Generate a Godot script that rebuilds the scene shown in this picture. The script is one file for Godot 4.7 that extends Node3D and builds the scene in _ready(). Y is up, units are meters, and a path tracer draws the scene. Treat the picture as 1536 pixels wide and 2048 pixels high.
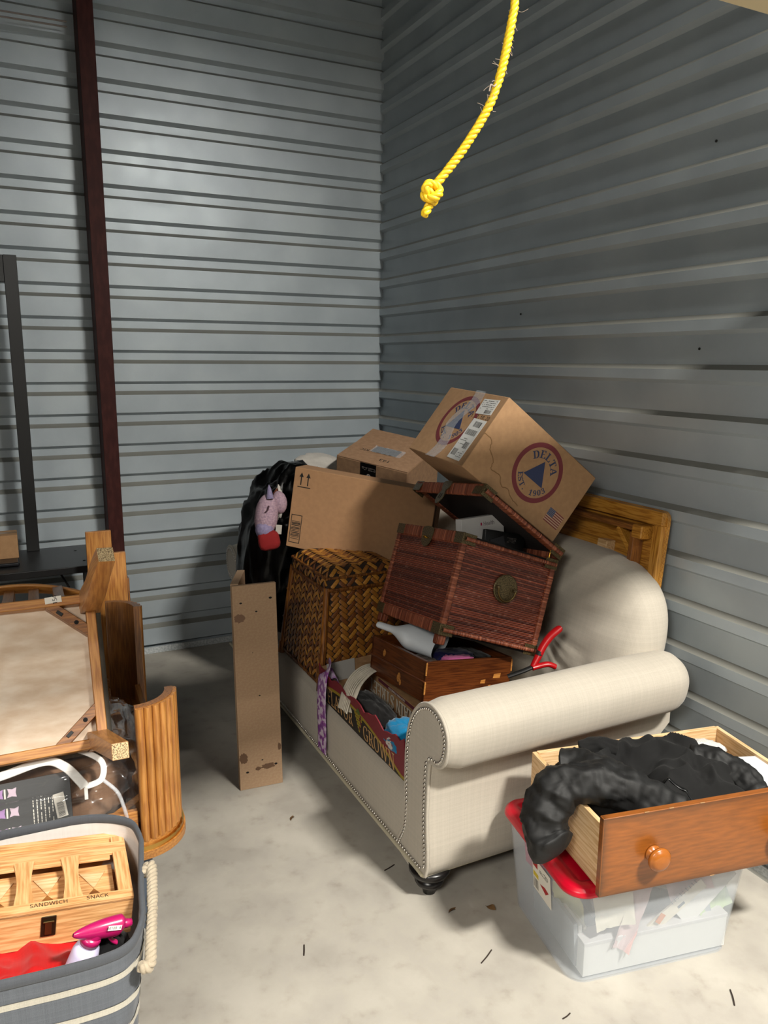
extends Node3D

# ---------------------------------------------------------------- mesh builder
class Mb:
	var v := PackedVector3Array()
	var n := PackedVector3Array()
	var t := PackedVector2Array()
	var c := PackedColorArray()
	var i := PackedInt32Array()
	var tint := Color(1, 1, 1)
	var tinted := false

	func color(k: Color) -> Mb:
		tint = k
		tinted = true
		return self

	func vert(p: Vector3, q: Vector3, uv := Vector2.ZERO) -> int:
		v.append(p)
		n.append(q)
		t.append(uv)
		c.append(tint)
		return v.size() - 1

	func tri(a: int, b: int, d: int) -> void:   # given counter-clockwise from outside
		i.append(a)
		i.append(d)
		i.append(b)

	func quad(a: int, b: int, d: int, e: int) -> void:
		tri(a, b, d)
		tri(a, d, e)

	# surface from f(u, v); outside is where du x dv points
	func grid(f: Callable, nu: int, nv: int, wu := false, wv := false, cf = null, us := Vector2(1, 1)) -> Mb:
		var base := v.size()
		var cu := nu if wu else nu + 1
		var cv := nv if wv else nv + 1
		for a in cu:
			for b in cv:
				var uu := float(a) / nu
				var vv := float(b) / nv
				if cf != null:
					color(cf.call(uu, vv))
				vert(f.call(uu, vv), Vector3.ZERO, Vector2(uu * us.x, (1.0 - vv) * us.y))
		for a in nu:
			for b in nv:
				var a2 := (a + 1) % cu
				var b2 := (b + 1) % cv
				var p := base + a * cv + b
				var q := base + a2 * cv + b
				var r := base + a2 * cv + b2
				var s := base + a * cv + b2
				quad(p, q, r, s)
				var m := (v[r] - v[p]).cross(v[s] - v[q])
				n[p] += m
				n[q] += m
				n[r] += m
				n[s] += m
		for k in range(base, v.size()):
			n[k] = n[k].normalized() if n[k].length_squared() > 1e-20 else Vector3.UP
		return self

	# box with softened edges; uv runs in metres over each face
	func box(x: Transform3D, size: Vector3, bev := 0.002) -> Mb:
		var h := size * 0.5
		bev = minf(bev, minf(h.x, minf(h.y, h.z)) * 0.9)
		var id := {}
		var nb := x.basis.orthonormalized()
		for sx in [-1, 1]:
			for sy in [-1, 1]:
				for sz in [-1, 1]:
					for ax in 3:
						var p := Vector3(sx * (h.x - bev), sy * (h.y - bev), sz * (h.z - bev))
						var q := Vector3.ZERO
						q[ax] = [sx, sy, sz][ax]
						p[ax] = h[ax] * q[ax]
						var uv := Vector2(p.z, -p.y) if ax == 0 else Vector2(p.x, p.z) if ax == 1 else Vector2(p.x, -p.y)
						id[[sx, sy, sz, ax]] = vert(x * p, nb * q, uv)
		for ax in 3:
			var o1 := (ax + 1) % 3
			var o2 := (ax + 2) % 3
			for s in [-1, 1]:
				var k := []
				for e in [[-1, -1], [1, -1], [1, 1], [-1, 1]]:
					var w := [0, 0, 0]
					w[ax] = s
					w[o1] = e[0]
					w[o2] = e[1]
					k.append(id[[w[0], w[1], w[2], ax]])
				if s > 0:
					quad(k[0], k[1], k[2], k[3])
				else:
					quad(k[3], k[2], k[1], k[0])
			for s1 in [-1, 1]:      # edge along ax
				for s2 in [-1, 1]:
					var w0 := [0, 0, 0]
					var w1 := [0, 0, 0]
					w0[ax] = -1
					w1[ax] = 1
					for w in [w0, w1]:
						w[o1] = s1
						w[o2] = s2
					var a = id[[w0[0], w0[1], w0[2], o1]]
					var b = id[[w1[0], w1[1], w1[2], o1]]
					var d = id[[w1[0], w1[1], w1[2], o2]]
					var e = id[[w0[0], w0[1], w0[2], o2]]
					if s1 * s2 > 0:
						quad(e, d, b, a)
					else:
						quad(a, b, d, e)
		for sx in [-1, 1]:
			for sy in [-1, 1]:
				for sz in [-1, 1]:
					var a = id[[sx, sy, sz, 0]]
					var b = id[[sx, sy, sz, 1]]
					var d = id[[sx, sy, sz, 2]]
					if sx * sy * sz > 0:
						tri(a, b, d)
					else:
						tri(a, d, b)
		return self

	func lathe(x: Transform3D, prof: Array, segs := 24) -> Mb:   # prof: Vector2(radius, height), bottom to top
		var m := prof.size() - 1
		return grid(func(u, w):
			var k: float = w * m
			var j := mini(int(k), m - 1)
			var p: Vector2 = prof[j].lerp(prof[j + 1], k - j)
			return x * Vector3(cos(-u * TAU) * p.x, p.y, sin(-u * TAU) * p.x), segs, m, true)

	func tube(pts: PackedVector3Array, rad, segs := 8, flat := 1.0, cap := true) -> Mb:
		var m := pts.size()
		var base := v.size()
		var up := Vector3.UP
		var t0 := (pts[1] - pts[0]).normalized()
		if absf(t0.dot(up)) > 0.9:
			up = Vector3.RIGHT
		var side := t0.cross(up).normalized()
		for k in m:
			var d := (pts[mini(k + 1, m - 1)] - pts[maxi(k - 1, 0)]).normalized()
			side = (side - d * side.dot(d)).normalized()
			var upv := d.cross(side)
			var r: float = rad[k] if rad is Array or rad is PackedFloat32Array else rad
			for s in segs:
				var a := TAU * s / segs
				var q := side * cos(a) + upv * sin(a) * flat
				vert(pts[k] + q * r, (side * cos(a) + upv * sin(a) / maxf(flat, 0.05)).normalized(), Vector2(float(s) / segs, float(k) / m))
		for k in m - 1:
			for s in segs:
				var s2 := (s + 1) % segs
				quad(base + k * segs + s, base + k * segs + s2, base + (k + 1) * segs + s2, base + (k + 1) * segs + s)
		if cap:
			for e in [0, m - 1]:
				var d := (pts[1] - pts[0]).normalized() * -1.0 if e == 0 else (pts[m - 1] - pts[m - 2]).normalized()
				var k0 := vert(pts[e], d)
				var ring := []
				for s in segs:
					ring.append(vert(v[base + e * segs + s], d))
				for s in segs:
					if e == 0:
						tri(k0, ring[(s + 1) % segs], ring[s])
					else:
						tri(k0, ring[s], ring[(s + 1) % segs])
		return self

	# polygon (counter-clockwise, in x and y) pulled along z from 0 to depth
	func prism(x: Transform3D, poly: PackedVector2Array, depth: float, smooth := false) -> Mb:
		var pp := poly
		if Geometry2D.is_polygon_clockwise(pp):
			pp.reverse()
		var m := pp.size()
		var ids := Geometry2D.triangulate_polygon(pp)
		var nb := x.basis.orthonormalized()
		var ft := []
		var bk := []
		for p in pp:
			ft.append(vert(x * Vector3(p.x, p.y, depth), nb * Vector3.BACK, Vector2(p.x, -p.y)))
			bk.append(vert(x * Vector3(p.x, p.y, 0), nb * Vector3.FORWARD, Vector2(p.x, -p.y)))
		for k in range(0, ids.size(), 3):
			var a := ids[k]
			var b := ids[k + 1]
			var d := ids[k + 2]
			if (pp[b] - pp[a]).cross(pp[d] - pp[a]) < 0.0:
				var z := b
				b = d
				d = z
			tri(ft[a], ft[b], ft[d])
			tri(bk[a], bk[d], bk[b])
		for k in m:
			var p := pp[k]
			var q := pp[(k + 1) % m]
			var nn := Vector3((q - p).y, -(q - p).x, 0).normalized()
			var n1 := nn
			var n2 := nn
			if smooth:
				var o := pp[(k + m - 1) % m]
				var w := pp[(k + 2) % m]
				var na := Vector3((p - o).y, -(p - o).x, 0).normalized()
				var nd := Vector3((w - q).y, -(w - q).x, 0).normalized()
				if na.dot(nn) > 0.5:
					n1 = (na + nn).normalized()
				if nd.dot(nn) > 0.5:
					n2 = (nd + nn).normalized()
			var a := vert(x * Vector3(p.x, p.y, 0), nb * n1, Vector2(p.x, 0))
			var b := vert(x * Vector3(q.x, q.y, 0), nb * n2, Vector2(q.x, 0))
			var d := vert(x * Vector3(q.x, q.y, depth), nb * n2, Vector2(q.x, depth))
			var e := vert(x * Vector3(p.x, p.y, depth), nb * n1, Vector2(p.x, depth))
			quad(a, b, d, e)
		return self

	func blob(x: Transform3D, r: Vector3, f: Callable, nu := 36, nv := 24, pw := 1.0) -> Mb:   # ball pushed in and out by f(direction)
		return grid(func(u, w):
			var la: float = (w - 0.5) * PI * 0.998
			var lo: float = -u * TAU
			var d := Vector3(cos(la) * cos(lo), sin(la), cos(la) * sin(lo))
			var e := Vector3(signf(d.x) * pow(absf(d.x), pw), signf(d.y) * pow(absf(d.y), pw), signf(d.z) * pow(absf(d.z), pw))
			return x * (e * r * (1.0 + f.call(d))), nu, nv, true)

	func text(x: Transform3D, s: String, size: float, depth := 0.0006, font := "Droid Serif", bold := false, bend = null) -> Mb:
		var tm := TextMesh.new()
		var sf := SystemFont.new()
		sf.font_names = PackedStringArray([font])
		if bold:
			sf.font_weight = 700
		tm.font = sf
		tm.font_size = 48
		tm.pixel_size = size / 48.0
		tm.depth = depth
		tm.curve_step = 2.0
		tm.text = s
		var ar := tm.get_mesh_arrays()
		if ar.is_empty() or ar[Mesh.ARRAY_VERTEX] == null:
			return self
		var vs: PackedVector3Array = ar[Mesh.ARRAY_VERTEX]
		var ns: PackedVector3Array = ar[Mesh.ARRAY_NORMAL]
		var ix = ar[Mesh.ARRAY_INDEX]
		var base := v.size()
		for k in vs.size():
			var p := vs[k]
			if bend != null:
				p = bend.call(p)
			vert(x * p, x.basis.orthonormalized() * ns[k])
		if ix == null or ix.size() == 0:
			for k in vs.size():
				i.append(base + k)
		else:
			for k in ix:
				i.append(base + k)
		return self

	func done() -> ArrayMesh:
		var a := []
		a.resize(Mesh.ARRAY_MAX)
		a[Mesh.ARRAY_VERTEX] = v
		a[Mesh.ARRAY_NORMAL] = n
		a[Mesh.ARRAY_TEX_UV] = t
		if tinted:
			a[Mesh.ARRAY_COLOR] = c
		a[Mesh.ARRAY_INDEX] = i
		var m := ArrayMesh.new()
		m.add_surface_from_arrays(Mesh.PRIMITIVE_TRIANGLES, a)
		return m

# ---------------------------------------------------------------- scene helpers
func mb() -> Mb:
	return Mb.new()

func at(o: Vector3) -> Transform3D:
	return Transform3D(Basis.IDENTITY, o)

func tf(o: Vector3, x: Vector3, y: Vector3) -> Transform3D:     # x kept, y made square to it
	x = x.normalized()
	var z := x.cross(y).normalized()
	return Transform3D(Basis(x, z.cross(x), z), o)

func part(called: String, b: Mb, m: Material, parent: Node3D, x := Transform3D.IDENTITY) -> MeshInstance3D:
	return put(called, b.done(), m, parent, x)

func put(called: String, me: Mesh, m: Material, parent: Node3D, x := Transform3D.IDENTITY) -> MeshInstance3D:
	var o := MeshInstance3D.new()
	o.name = called if parent != self else numbered(called)
	o.mesh = me
	o.material_override = m
	o.transform = x
	parent.add_child(o, true)
	return o

var taken := {}
func numbered(called: String) -> String:
	taken[called] = taken.get(called, -1) + 1
	return called if taken[called] == 0 else "%s_%03d" % [called, taken[called]]

func thing(called: String, label: String, category: String, x := Transform3D.IDENTITY, group := "") -> Node3D:
	var o := Node3D.new()
	o.name = numbered(called)
	add_child(o)
	o.transform = x
	tag(o, label, category, group)
	return o

func tag(o: Node3D, label: String, category: String, group := "") -> Node3D:
	o.set_meta("label", label)
	o.set_meta("category", category)
	if group:
		o.set_meta("group", group)
	return o

func solo(called: String, b: Mb, m: Material, label: String, category: String, x := Transform3D.IDENTITY, group := "") -> MeshInstance3D:
	var o := part(called, b, m, self, x)
	tag(o, label, category, group)
	return o

func struct(called: String, b: Mb, m: Material, label := "", category := "") -> MeshInstance3D:
	var o := part(called, b, m, self)
	o.set_meta("kind", "structure")
	if label:
		tag(o, label, category)
	return o

func stuff(o: Node3D) -> Node3D:
	o.set_meta("kind", "stuff")
	return o

func noise(sd: int, freq: float, oct := 3, kind := FastNoiseLite.TYPE_SIMPLEX_SMOOTH, ridged := false) -> FastNoiseLite:
	var f := FastNoiseLite.new()
	f.seed = sd
	f.frequency = freq
	f.noise_type = kind
	f.fractal_octaves = oct
	f.fractal_type = FastNoiseLite.FRACTAL_RIDGED if ridged else FastNoiseLite.FRACTAL_FBM if oct > 1 else FastNoiseLite.FRACTAL_NONE
	return f

func spline(p: Array, steps := 8) -> PackedVector3Array:
	var out := PackedVector3Array()
	for k in p.size() - 1:
		var a: Vector3 = p[maxi(k - 1, 0)]
		var b: Vector3 = p[k]
		var c: Vector3 = p[k + 1]
		var d: Vector3 = p[mini(k + 2, p.size() - 1)]
		for s in steps:
			out.append(b.cubic_interpolate(c, a, d, float(s) / steps))
	out.append(p[-1])
	return out

func spline2(p: Array, steps := 6, closed := false) -> PackedVector2Array:
	var out := PackedVector2Array()
	var m := p.size()
	for k in (m if closed else m - 1):
		var a: Vector2 = p[posmod(k - 1, m)] if closed else p[maxi(k - 1, 0)]
		var b: Vector2 = p[k]
		var c: Vector2 = p[(k + 1) % m]
		var d: Vector2 = p[(k + 2) % m] if closed else p[mini(k + 2, m - 1)]
		for s in steps:
			out.append(b.cubic_interpolate(c, a, d, float(s) / steps))
	if not closed:
		out.append(p[-1])
	return out

# ---------------------------------------------------------------- materials
var mats := {}

func plain(key: String, col: Color, rough := 0.8, metal := 0.0, spec := 0.5) -> StandardMaterial3D:
	if mats.has(key):
		return mats[key]
	var m := StandardMaterial3D.new()
	m.albedo_color = col
	m.roughness = rough
	m.metallic = metal
	m.metallic_specular = spec
	m.resource_name = key
	mats[key] = m
	return m

func tinted(key: String, rough := 0.8, spec := 0.5) -> StandardMaterial3D:     # takes its colour from the vertices
	var m := plain(key, Color.WHITE, rough, 0.0, spec)
	m.vertex_color_use_as_albedo = true
	m.vertex_color_is_srgb = true
	return m

func ramp(stops: Array) -> Gradient:
	var g := Gradient.new()
	var o := PackedFloat32Array()
	var c := PackedColorArray()
	for s in stops:
		o.append(s[0])
		c.append(s[1])
	g.offsets = o
	g.colors = c
	return g

func ntex(f: FastNoiseLite, stops: Array, size := 512, bump := 0.0) -> NoiseTexture2D:
	var x := NoiseTexture2D.new()
	x.width = size
	x.height = size
	x.seamless = true
	x.noise = f
	if bump > 0.0:
		x.as_normal_map = true
		x.bump_strength = bump
	else:
		x.color_ramp = ramp(stops)
	return x

func speckled(key: String, stops: Array, freq: float, scale: Vector3, rough := 0.8, oct := 4, sd := 3, world := false, spec := 0.5) -> StandardMaterial3D:
	if mats.has(key):
		return mats[key]
	var m := plain(key, Color.WHITE, rough, 0.0, spec)
	m.albedo_texture = ntex(noise(sd, freq, oct), stops)
	m.uv1_triplanar = true
	m.uv1_world_triplanar = world
	m.uv1_scale = scale
	return m

var woodtex := {}
func wood(kind: String, axis: int, rough := 0.45) -> StandardMaterial3D:
	var key := "wood %s %d" % [kind, axis]
	if mats.has(key):
		return mats[key]
	var tones = {
		"oak": [Color("985f2a"), Color("ac7334"), Color("b8803f")],
		"oakdark": [Color("6e4320"), Color("865426"), Color("95622e")],
		"honey": [Color("96601f"), Color("b8802f"), Color("c38d3c")],
		"cherry": [Color("6a3a14"), Color("8f531d"), Color("9d6127")],
		"maple": [Color("c39b6b"), Color("d6b183"), Color("dfc096")],
		"bamboo": [Color("b98552"), Color("cf9c66"), Color("dcae7b")],
		"mahogany": [Color("3f1d0b"), Color("4f270f"), Color("5e3114")],
		"bamboodark": [Color("4d2a10"), Color("7c4a1c"), Color("996428")],
		"mdf": [Color("997c61"), Color("9c8064"), Color("a08467")],
	}[kind]
	var m := plain(key, Color.WHITE, rough)
	if not woodtex.has(kind):
		woodtex[kind] = ntex(noise(17 + kind.length(), 0.012, 5), [[0.25, tones[0]], [0.5, tones[1]], [0.75, tones[2]]])
	m.albedo_texture = woodtex[kind]
	m.uv1_triplanar = true
	var s := Vector3(20, 20, 20) if kind != "mdf" else Vector3(14, 14, 14)
	if kind != "mdf":
		s[axis] = 1.3
	m.uv1_scale = s
	m.uv1_offset = Vector3(0.13, 0.37, 0.71)
	if kind in ["oak", "oakdark", "honey", "cherry"]:
		m.clearcoat_enabled = true
		m.clearcoat = 0.35
		m.clearcoat_roughness = 0.25
	return m

func cardboard(key := "cardboard", lo := Color("93704d"), hi := Color("9c7853")) -> StandardMaterial3D:
	return speckled(key, [[0.2, lo], [0.8, hi]], 0.02, Vector3(3, 3, 3), 0.85, 4, 8)

func weavetex(key: String, base: Color, dev: float, sd: int) -> ImageTexture:
	var im := Image.create(256, 256, false, Image.FORMAT_RGB8)
	var r := RandomNumberGenerator.new()
	r.seed = sd
	var rows := []
	var cols := []
	for k in 128:
		rows.append(r.randf_range(-1, 1))
		cols.append(r.randf_range(-1, 1))
	for y in 256:
		for x in 256:
			var over := ((x / 2) + (y / 2)) % 2 == 0
			var s: float = rows[y / 2] if over else cols[x / 2]
			var k := 1.0 + dev * (0.7 * s + 0.5 * r.randf_range(-1, 1)) - (0.04 if over else 0.0)
			im.set_pixel(x, y, Color(clampf(base.r * k, 0, 1), clampf(base.g * k, 0, 1), clampf(base.b * k, 0, 1)))
	return ImageTexture.create_from_image(im)

func cloth(key: String, base: Color, dev := 0.1, scale := 6.0, rough := 0.95, sd := 5) -> StandardMaterial3D:
	if mats.has(key):
		return mats[key]
	var m := plain(key, Color.WHITE, rough, 0.0, 0.3)
	m.albedo_texture = weavetex(key, base, dev, sd)
	m.uv1_triplanar = true
	m.uv1_scale = Vector3.ONE * scale
	m.rim_enabled = true
	m.rim = 0.25
	return m

func film(key: String, alpha: float, rough := 0.08) -> StandardMaterial3D:
	if mats.has(key):
		return mats[key]
	var m := plain(key, Color(0.95, 0.97, 1.0, alpha), rough)
	m.transparency = BaseMaterial3D.TRANSPARENCY_ALPHA
	m.cull_mode = BaseMaterial3D.CULL_DISABLED
	return m

# ---------------------------------------------------------------- the scene
func _ready() -> void:
	view_and_light()
	setting()
	sofa()
	left_furniture()
	sofa_load()
	right_stack()
	small_things()

func view_and_light() -> void:
	var cam := Camera3D.new()
	cam.name = "camera"
	cam.keep_aspect = Camera3D.KEEP_HEIGHT
	cam.fov = 66.51
	cam.near = 0.05
	cam.far = 60.0
	add_child(cam)
	cam.transform = Transform3D(Basis(Vector3.UP, -0.4566861) * Basis(Vector3.RIGHT, -0.1915484) * Basis(Vector3.BACK, 0.0062875), Vector3(0, 1.61337, 0))
	cam.current = true
	var we := WorldEnvironment.new()
	we.name = "environment"
	var e := Environment.new()
	e.background_mode = Environment.BG_COLOR
	e.background_color = Color(0.62, 0.66, 0.7)
	e.background_energy_multiplier = 0.02
	e.tonemap_mode = Environment.TONE_MAPPER_LINEAR
	e.tonemap_exposure = 3.0
	e.sdfgi_enabled = true
	e.ssao_enabled = true
	e.ssil_enabled = true
	we.environment = e
	add_child(we)
	var glow := plain("lamp glow", Color(1, 0.98, 0.94), 0.5)
	glow.emission_enabled = true
	glow.emission = Color(1.0, 0.97, 0.92)
	glow.emission_energy_multiplier = 1.2
	var k := 0
	for q in [[Vector3(1.74, 4.08, 1.15), 17.5], [Vector3(-1.45, 2.75, 0.65), 4.2]]:
		var root := thing("ceiling_lamp", ["square panel lamp high in the corridor near the right wall, behind the viewer", "wide panel lamp hung lower in the corridor on the left, behind the viewer"][k], "lamp", at(q[0]))
		part("lamp_housing", mb().box(at(Vector3(0, 0.06, 0)), Vector3(0.66 if k == 0 else 1.3, 0.08, 0.36 if k == 0 else 0.96), 0.01), plain("lamp housing", Color(0.25, 0.25, 0.25), 0.6), root)
		var hw := 0.34 if k == 0 else 0.66
		var hd := 0.17 if k == 0 else 0.49
		for h in [[0.0, hd, hw * 2, 0.01], [0.0, -hd, hw * 2, 0.01], [hw, 0.0, 0.01, hd * 2], [-hw, 0.0, 0.01, hd * 2]]:
			part("lamp_shield", mb().box(at(Vector3(h[0], 0.0, h[1])), Vector3(h[2], 0.13, h[3]), 0.002), plain("lamp housing", Color(0.25, 0.25, 0.25), 0.6), root)
		part("lamp_panel", mb().box(at(Vector3(0, 0.005, 0)), Vector3(0.6 if k == 0 else 1.24, 0.03, 0.3 if k == 0 else 0.9), 0.008), glow, root)
		var l := AreaLight3D.new()
		l.name = "panel_light"
		l.area_size = Vector2(0.6, 0.3) if k == 0 else Vector2(1.24, 0.9)
		l.light_energy = q[1]
		l.light_color = Color(1.0, 0.98, 0.94)
		l.area_range = 14.0
		l.area_attenuation = 2.0
		l.shadow_enabled = true
		add_child(l)
		l.transform = Transform3D(Basis(Vector3.RIGHT, -PI / 2), q[0] + Vector3(0, -0.02, 0))
		k += 1

const WX := 2.087
const WZ := -4.282

# a ribbed sheet: heights and depths repeat every pitch; s runs along the sheet
func ribbed(origin: Vector3, along: Vector3, out: Vector3, length: float, top: float, first: float, pitch: float, steps: Array) -> Mb:
	var line := PackedVector2Array()      # (depth, height), from the floor upwards
	var y := first
	while y > -pitch:
		y -= pitch
	while y < top:
		for s in steps:
			var h: float = y + s[0] * pitch
			line.append(Vector2(s[1], clampf(h, 0.0, top)))
		y += pitch
	var m := mb()
	for k in line.size() - 1:
		var a := line[k]
		var b := line[k + 1]
		if b.y - a.y < 1e-5:
			continue
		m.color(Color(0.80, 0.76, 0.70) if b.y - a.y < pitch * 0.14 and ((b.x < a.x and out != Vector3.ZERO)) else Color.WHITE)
		var nn := (out * (b.y - a.y) - Vector3.UP * (b.x - a.x)).normalized()
		var ids := []
		for q in [[a, 0.0], [a, length], [b, length], [b, 0.0]]:
			var p: Vector2 = q[0]
			ids.append(m.vert(origin + along * q[1] + out * p.x + Vector3.UP * p.y, nn, Vector2(q[1], -p.y)))
		m.quad(ids[0], ids[1], ids[2], ids[3])
	return m

func setting() -> void:
	# concrete slab
	var con := plain("concrete", Color.WHITE, 0.75, 0.0, 0.4)
	con.albedo_texture = ntex(noise(4, 0.006, 6), [[0.15, Color("9b968d")], [0.4, Color("a49f96")], [0.6, Color("a8a399")], [0.85, Color("aea99f")]], 1024)
	con.uv1_triplanar = true
	con.uv1_world_triplanar = true
	con.uv1_scale = Vector3(0.55, 0.55, 0.55)
	con.detail_enabled = true
	con.detail_blend_mode = BaseMaterial3D.BLEND_MODE_MUL
	con.detail_uv_layer = BaseMaterial3D.DETAIL_UV_2
	con.detail_albedo = ntex(noise(9, 0.012, 7), [[0.0, Color(0.9, 0.89, 0.88)], [0.25, Color(0.98, 0.978, 0.975)], [0.45, Color(1, 1, 1)], [1.0, Color(1, 1, 1)]], 1024)
	con.uv2_triplanar = true
	con.uv2_world_triplanar = true
	con.uv2_scale = Vector3(0.9, 0.9, 0.9)
	struct("floor", mb().box(at(Vector3(-0.1, -0.06, -0.45)), Vector3(4.6, 0.12, 7.9), 0.002), con)
	# painted corrugated sheets
	var sheet := plain("painted sheet", Color.WHITE, 0.40, 0.2, 0.5)
	sheet.albedo_texture = ntex(noise(21, 0.008, 5), [[0.2, Color("a6b0b7")], [0.5, Color("abb5bc")], [0.8, Color("b0bac0")]], 512)
	sheet.vertex_color_use_as_albedo = true
	sheet.vertex_color_is_srgb = true
	sheet.uv1_triplanar = true
	sheet.uv1_world_triplanar = true
	sheet.uv1_scale = Vector3(0.6, 0.6, 0.6)
	sheet.normal_enabled = true
	sheet.normal_texture = ntex(noise(33, 0.006, 2), [], 512, 5.0)
	sheet.normal_scale = 0.22
	sheet.roughness_texture = ntex(noise(41, 0.02, 4), [[0.2, Color(0.93, 0.93, 0.93)], [0.6, Color(1, 1, 1)]], 512)
	sheet.cull_mode = BaseMaterial3D.CULL_DISABLED
	var r := 0.030
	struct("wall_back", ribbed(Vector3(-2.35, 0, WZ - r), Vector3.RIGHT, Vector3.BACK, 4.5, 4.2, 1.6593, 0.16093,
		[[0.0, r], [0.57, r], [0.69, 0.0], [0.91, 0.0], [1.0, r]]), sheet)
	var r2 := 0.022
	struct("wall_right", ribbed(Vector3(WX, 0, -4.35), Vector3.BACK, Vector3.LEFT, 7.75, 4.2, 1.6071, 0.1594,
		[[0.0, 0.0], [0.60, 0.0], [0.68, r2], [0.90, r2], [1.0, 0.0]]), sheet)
	struct("wall_left", ribbed(Vector3(-2.3, 0, 3.4), Vector3.FORWARD, Vector3.RIGHT, 7.75, 4.2, 1.6071, 0.1594,
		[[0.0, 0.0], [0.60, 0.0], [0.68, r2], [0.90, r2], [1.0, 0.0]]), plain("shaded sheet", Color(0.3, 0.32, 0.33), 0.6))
	var plainwall := plain("corridor paint", Color(0.16, 0.16, 0.16), 0.8)
	struct("wall_corridor", mb().box(at(Vector3(-0.1, 2.1, 3.45)), Vector3(4.6, 4.4, 0.1)), plainwall)
	struct("ceiling", mb().box(at(Vector3(-0.1, 4.25, -0.45)), Vector3(4.6, 0.1, 7.9)), plain("ceiling paint", Color(0.13, 0.13, 0.13), 0.8))
	struct("wall_outer_back", mb().box(at(Vector3(-0.1, 2.1, WZ - 0.07)), Vector3(4.7, 4.4, 0.04)), plainwall)
	struct("wall_outer_right", mb().box(at(Vector3(WX + 0.06, 2.1, -0.45)), Vector3(0.04, 4.4, 7.9)), plainwall)
	struct("wall_outer_left", mb().box(at(Vector3(-2.36, 2.1, -0.45)), Vector3(0.04, 4.4, 7.9)), plainwall)
	# base angle along the back wall
	var galv := speckled("galvanized", [[0.3, Color("a3aaac")], [0.5, Color("b5babc")], [0.7, Color("c2c6c8")]], 0.03, Vector3(5, 5, 5), 0.5, 4, 12)
	struct("baseboard_back", mb().box(at(Vector3(-0.1, 0.018, WZ + 0.006)), Vector3(4.36, 0.036, 0.012), 0.002), galv)
	struct("baseboard_right", mb().box(at(Vector3(WX - 0.006, 0.018, -1.0)), Vector3(0.012, 0.036, 6.5), 0.002), galv)
	# maroon column: box of two lips and a web
	var maroon := speckled("maroon paint", [[0.3, Color("371b19")], [0.7, Color("43221f")]], 0.02, Vector3(3, 1, 3), 0.55, 3, 15, false, 0.25)
	var col := mb().box(at(Vector3(0.492, 2.1, -4.195)), Vector3(0.068, 4.2, 0.17), 0.004)
	col.box(at(Vector3(0.492, 2.1, -4.110)), Vector3(0.072, 4.2, 0.008), 0.002)
	var co := struct("steel_column", col, maroon, "maroon painted steel column standing against the back wall", "column")
	part("base_plate", mb().box(at(Vector3(0.492, 0.004, -4.17)), Vector3(0.16, 0.008, 0.2), 0.002), maroon, co)
	# screws in the sheet near the corner
	var wr := get_node("wall_right")
	var sc := mb()
	sc.lathe(Transform3D(Basis(Vector3.BACK, PI / 2), Vector3.ZERO), [Vector2(0.0045, 0), Vector2(0.0045, 0.002), Vector2(0.003, 0.0035), Vector2(0, 0.004)], 8)
	var sm := sc.done()
	var dark := plain("screw steel", Color(0.16, 0.16, 0.16), 0.5, 0.6)
	for k in 16:
		put("screw", sm, dark, wr, at(Vector3(WX - 0.0005, 0.9 + 0.1594 * k + 0.035, -4.19)))
	for q in [[-2.9, 2], [-1.9, 4], [-2.9, 5], [-1.9, 8]]:
		put("screw", sm, dark, wr, at(Vector3(WX - 0.0005, 1.02 + 0.1594 * q[1], q[0])))
	# thin sagging wires high on the left
	var wire := plain("wire", Color(0.5, 0.46, 0.44), 0.5)
	for k in 2:
		solo("wire", mb().tube(spline([Vector3(-2.25, 3.19 - 0.028 * k, -4.16), Vector3(-0.8, 3.125 - 0.028 * k, -4.18), Vector3(0.42, 3.135 - 0.022 * k, -4.2)], 8), 0.004, 6), wire,
			["upper of two thin wires strung high across the ribbed back wall", "lower of two thin wires strung high across the ribbed back wall"][k], "wire")
	# rolled-up door: coil on its axle, bottom bar below it, just inside the top edge of the view
	var door := thing("rolled_door", "rolled up door with a pale tan bottom bar, at the photo's top right corner", "door", at(Vector3(0.55, 2.062, -0.80)))
	var coil := mb()
	for k in 3:
		coil.lathe(Transform3D(Basis(Vector3.BACK, PI / 2), Vector3(1.53, 0.25, 0.0)), [Vector2(0.138 - 0.012 * k, 0.0), Vector2(0.14 - 0.012 * k, 0.05), Vector2(0.14 - 0.012 * k, 3.01), Vector2(0.138 - 0.012 * k, 3.06)], 40)
	part("coil", coil, plain("door paint", Color(0.5, 0.5, 0.48), 0.5), door)
	for sx in [-1.2, 1.2]:
		part("strap", mb().box(at(Vector3(sx, 0.08, 0.02)), Vector3(0.03, 0.09, 0.003), 0.001), plain("strap", Color(0.2, 0.2, 0.2), 0.7), door)
	part("bottom_bar", mb().box(at(Vector3(0, 0.025, 0.02)), Vector3(3.06, 0.05, 0.035), 0.004), plain("door bar paint", Color("b7a888"), 0.6), door)
	part("axle", mb().tube(PackedVector3Array([Vector3(-2.8, 0.27, 0.0), Vector3(1.55, 0.27, 0.0)]), 0.02, 12), plain("screw steel", Color(0.16, 0.16, 0.16), 0.5, 0.6), door)

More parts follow.
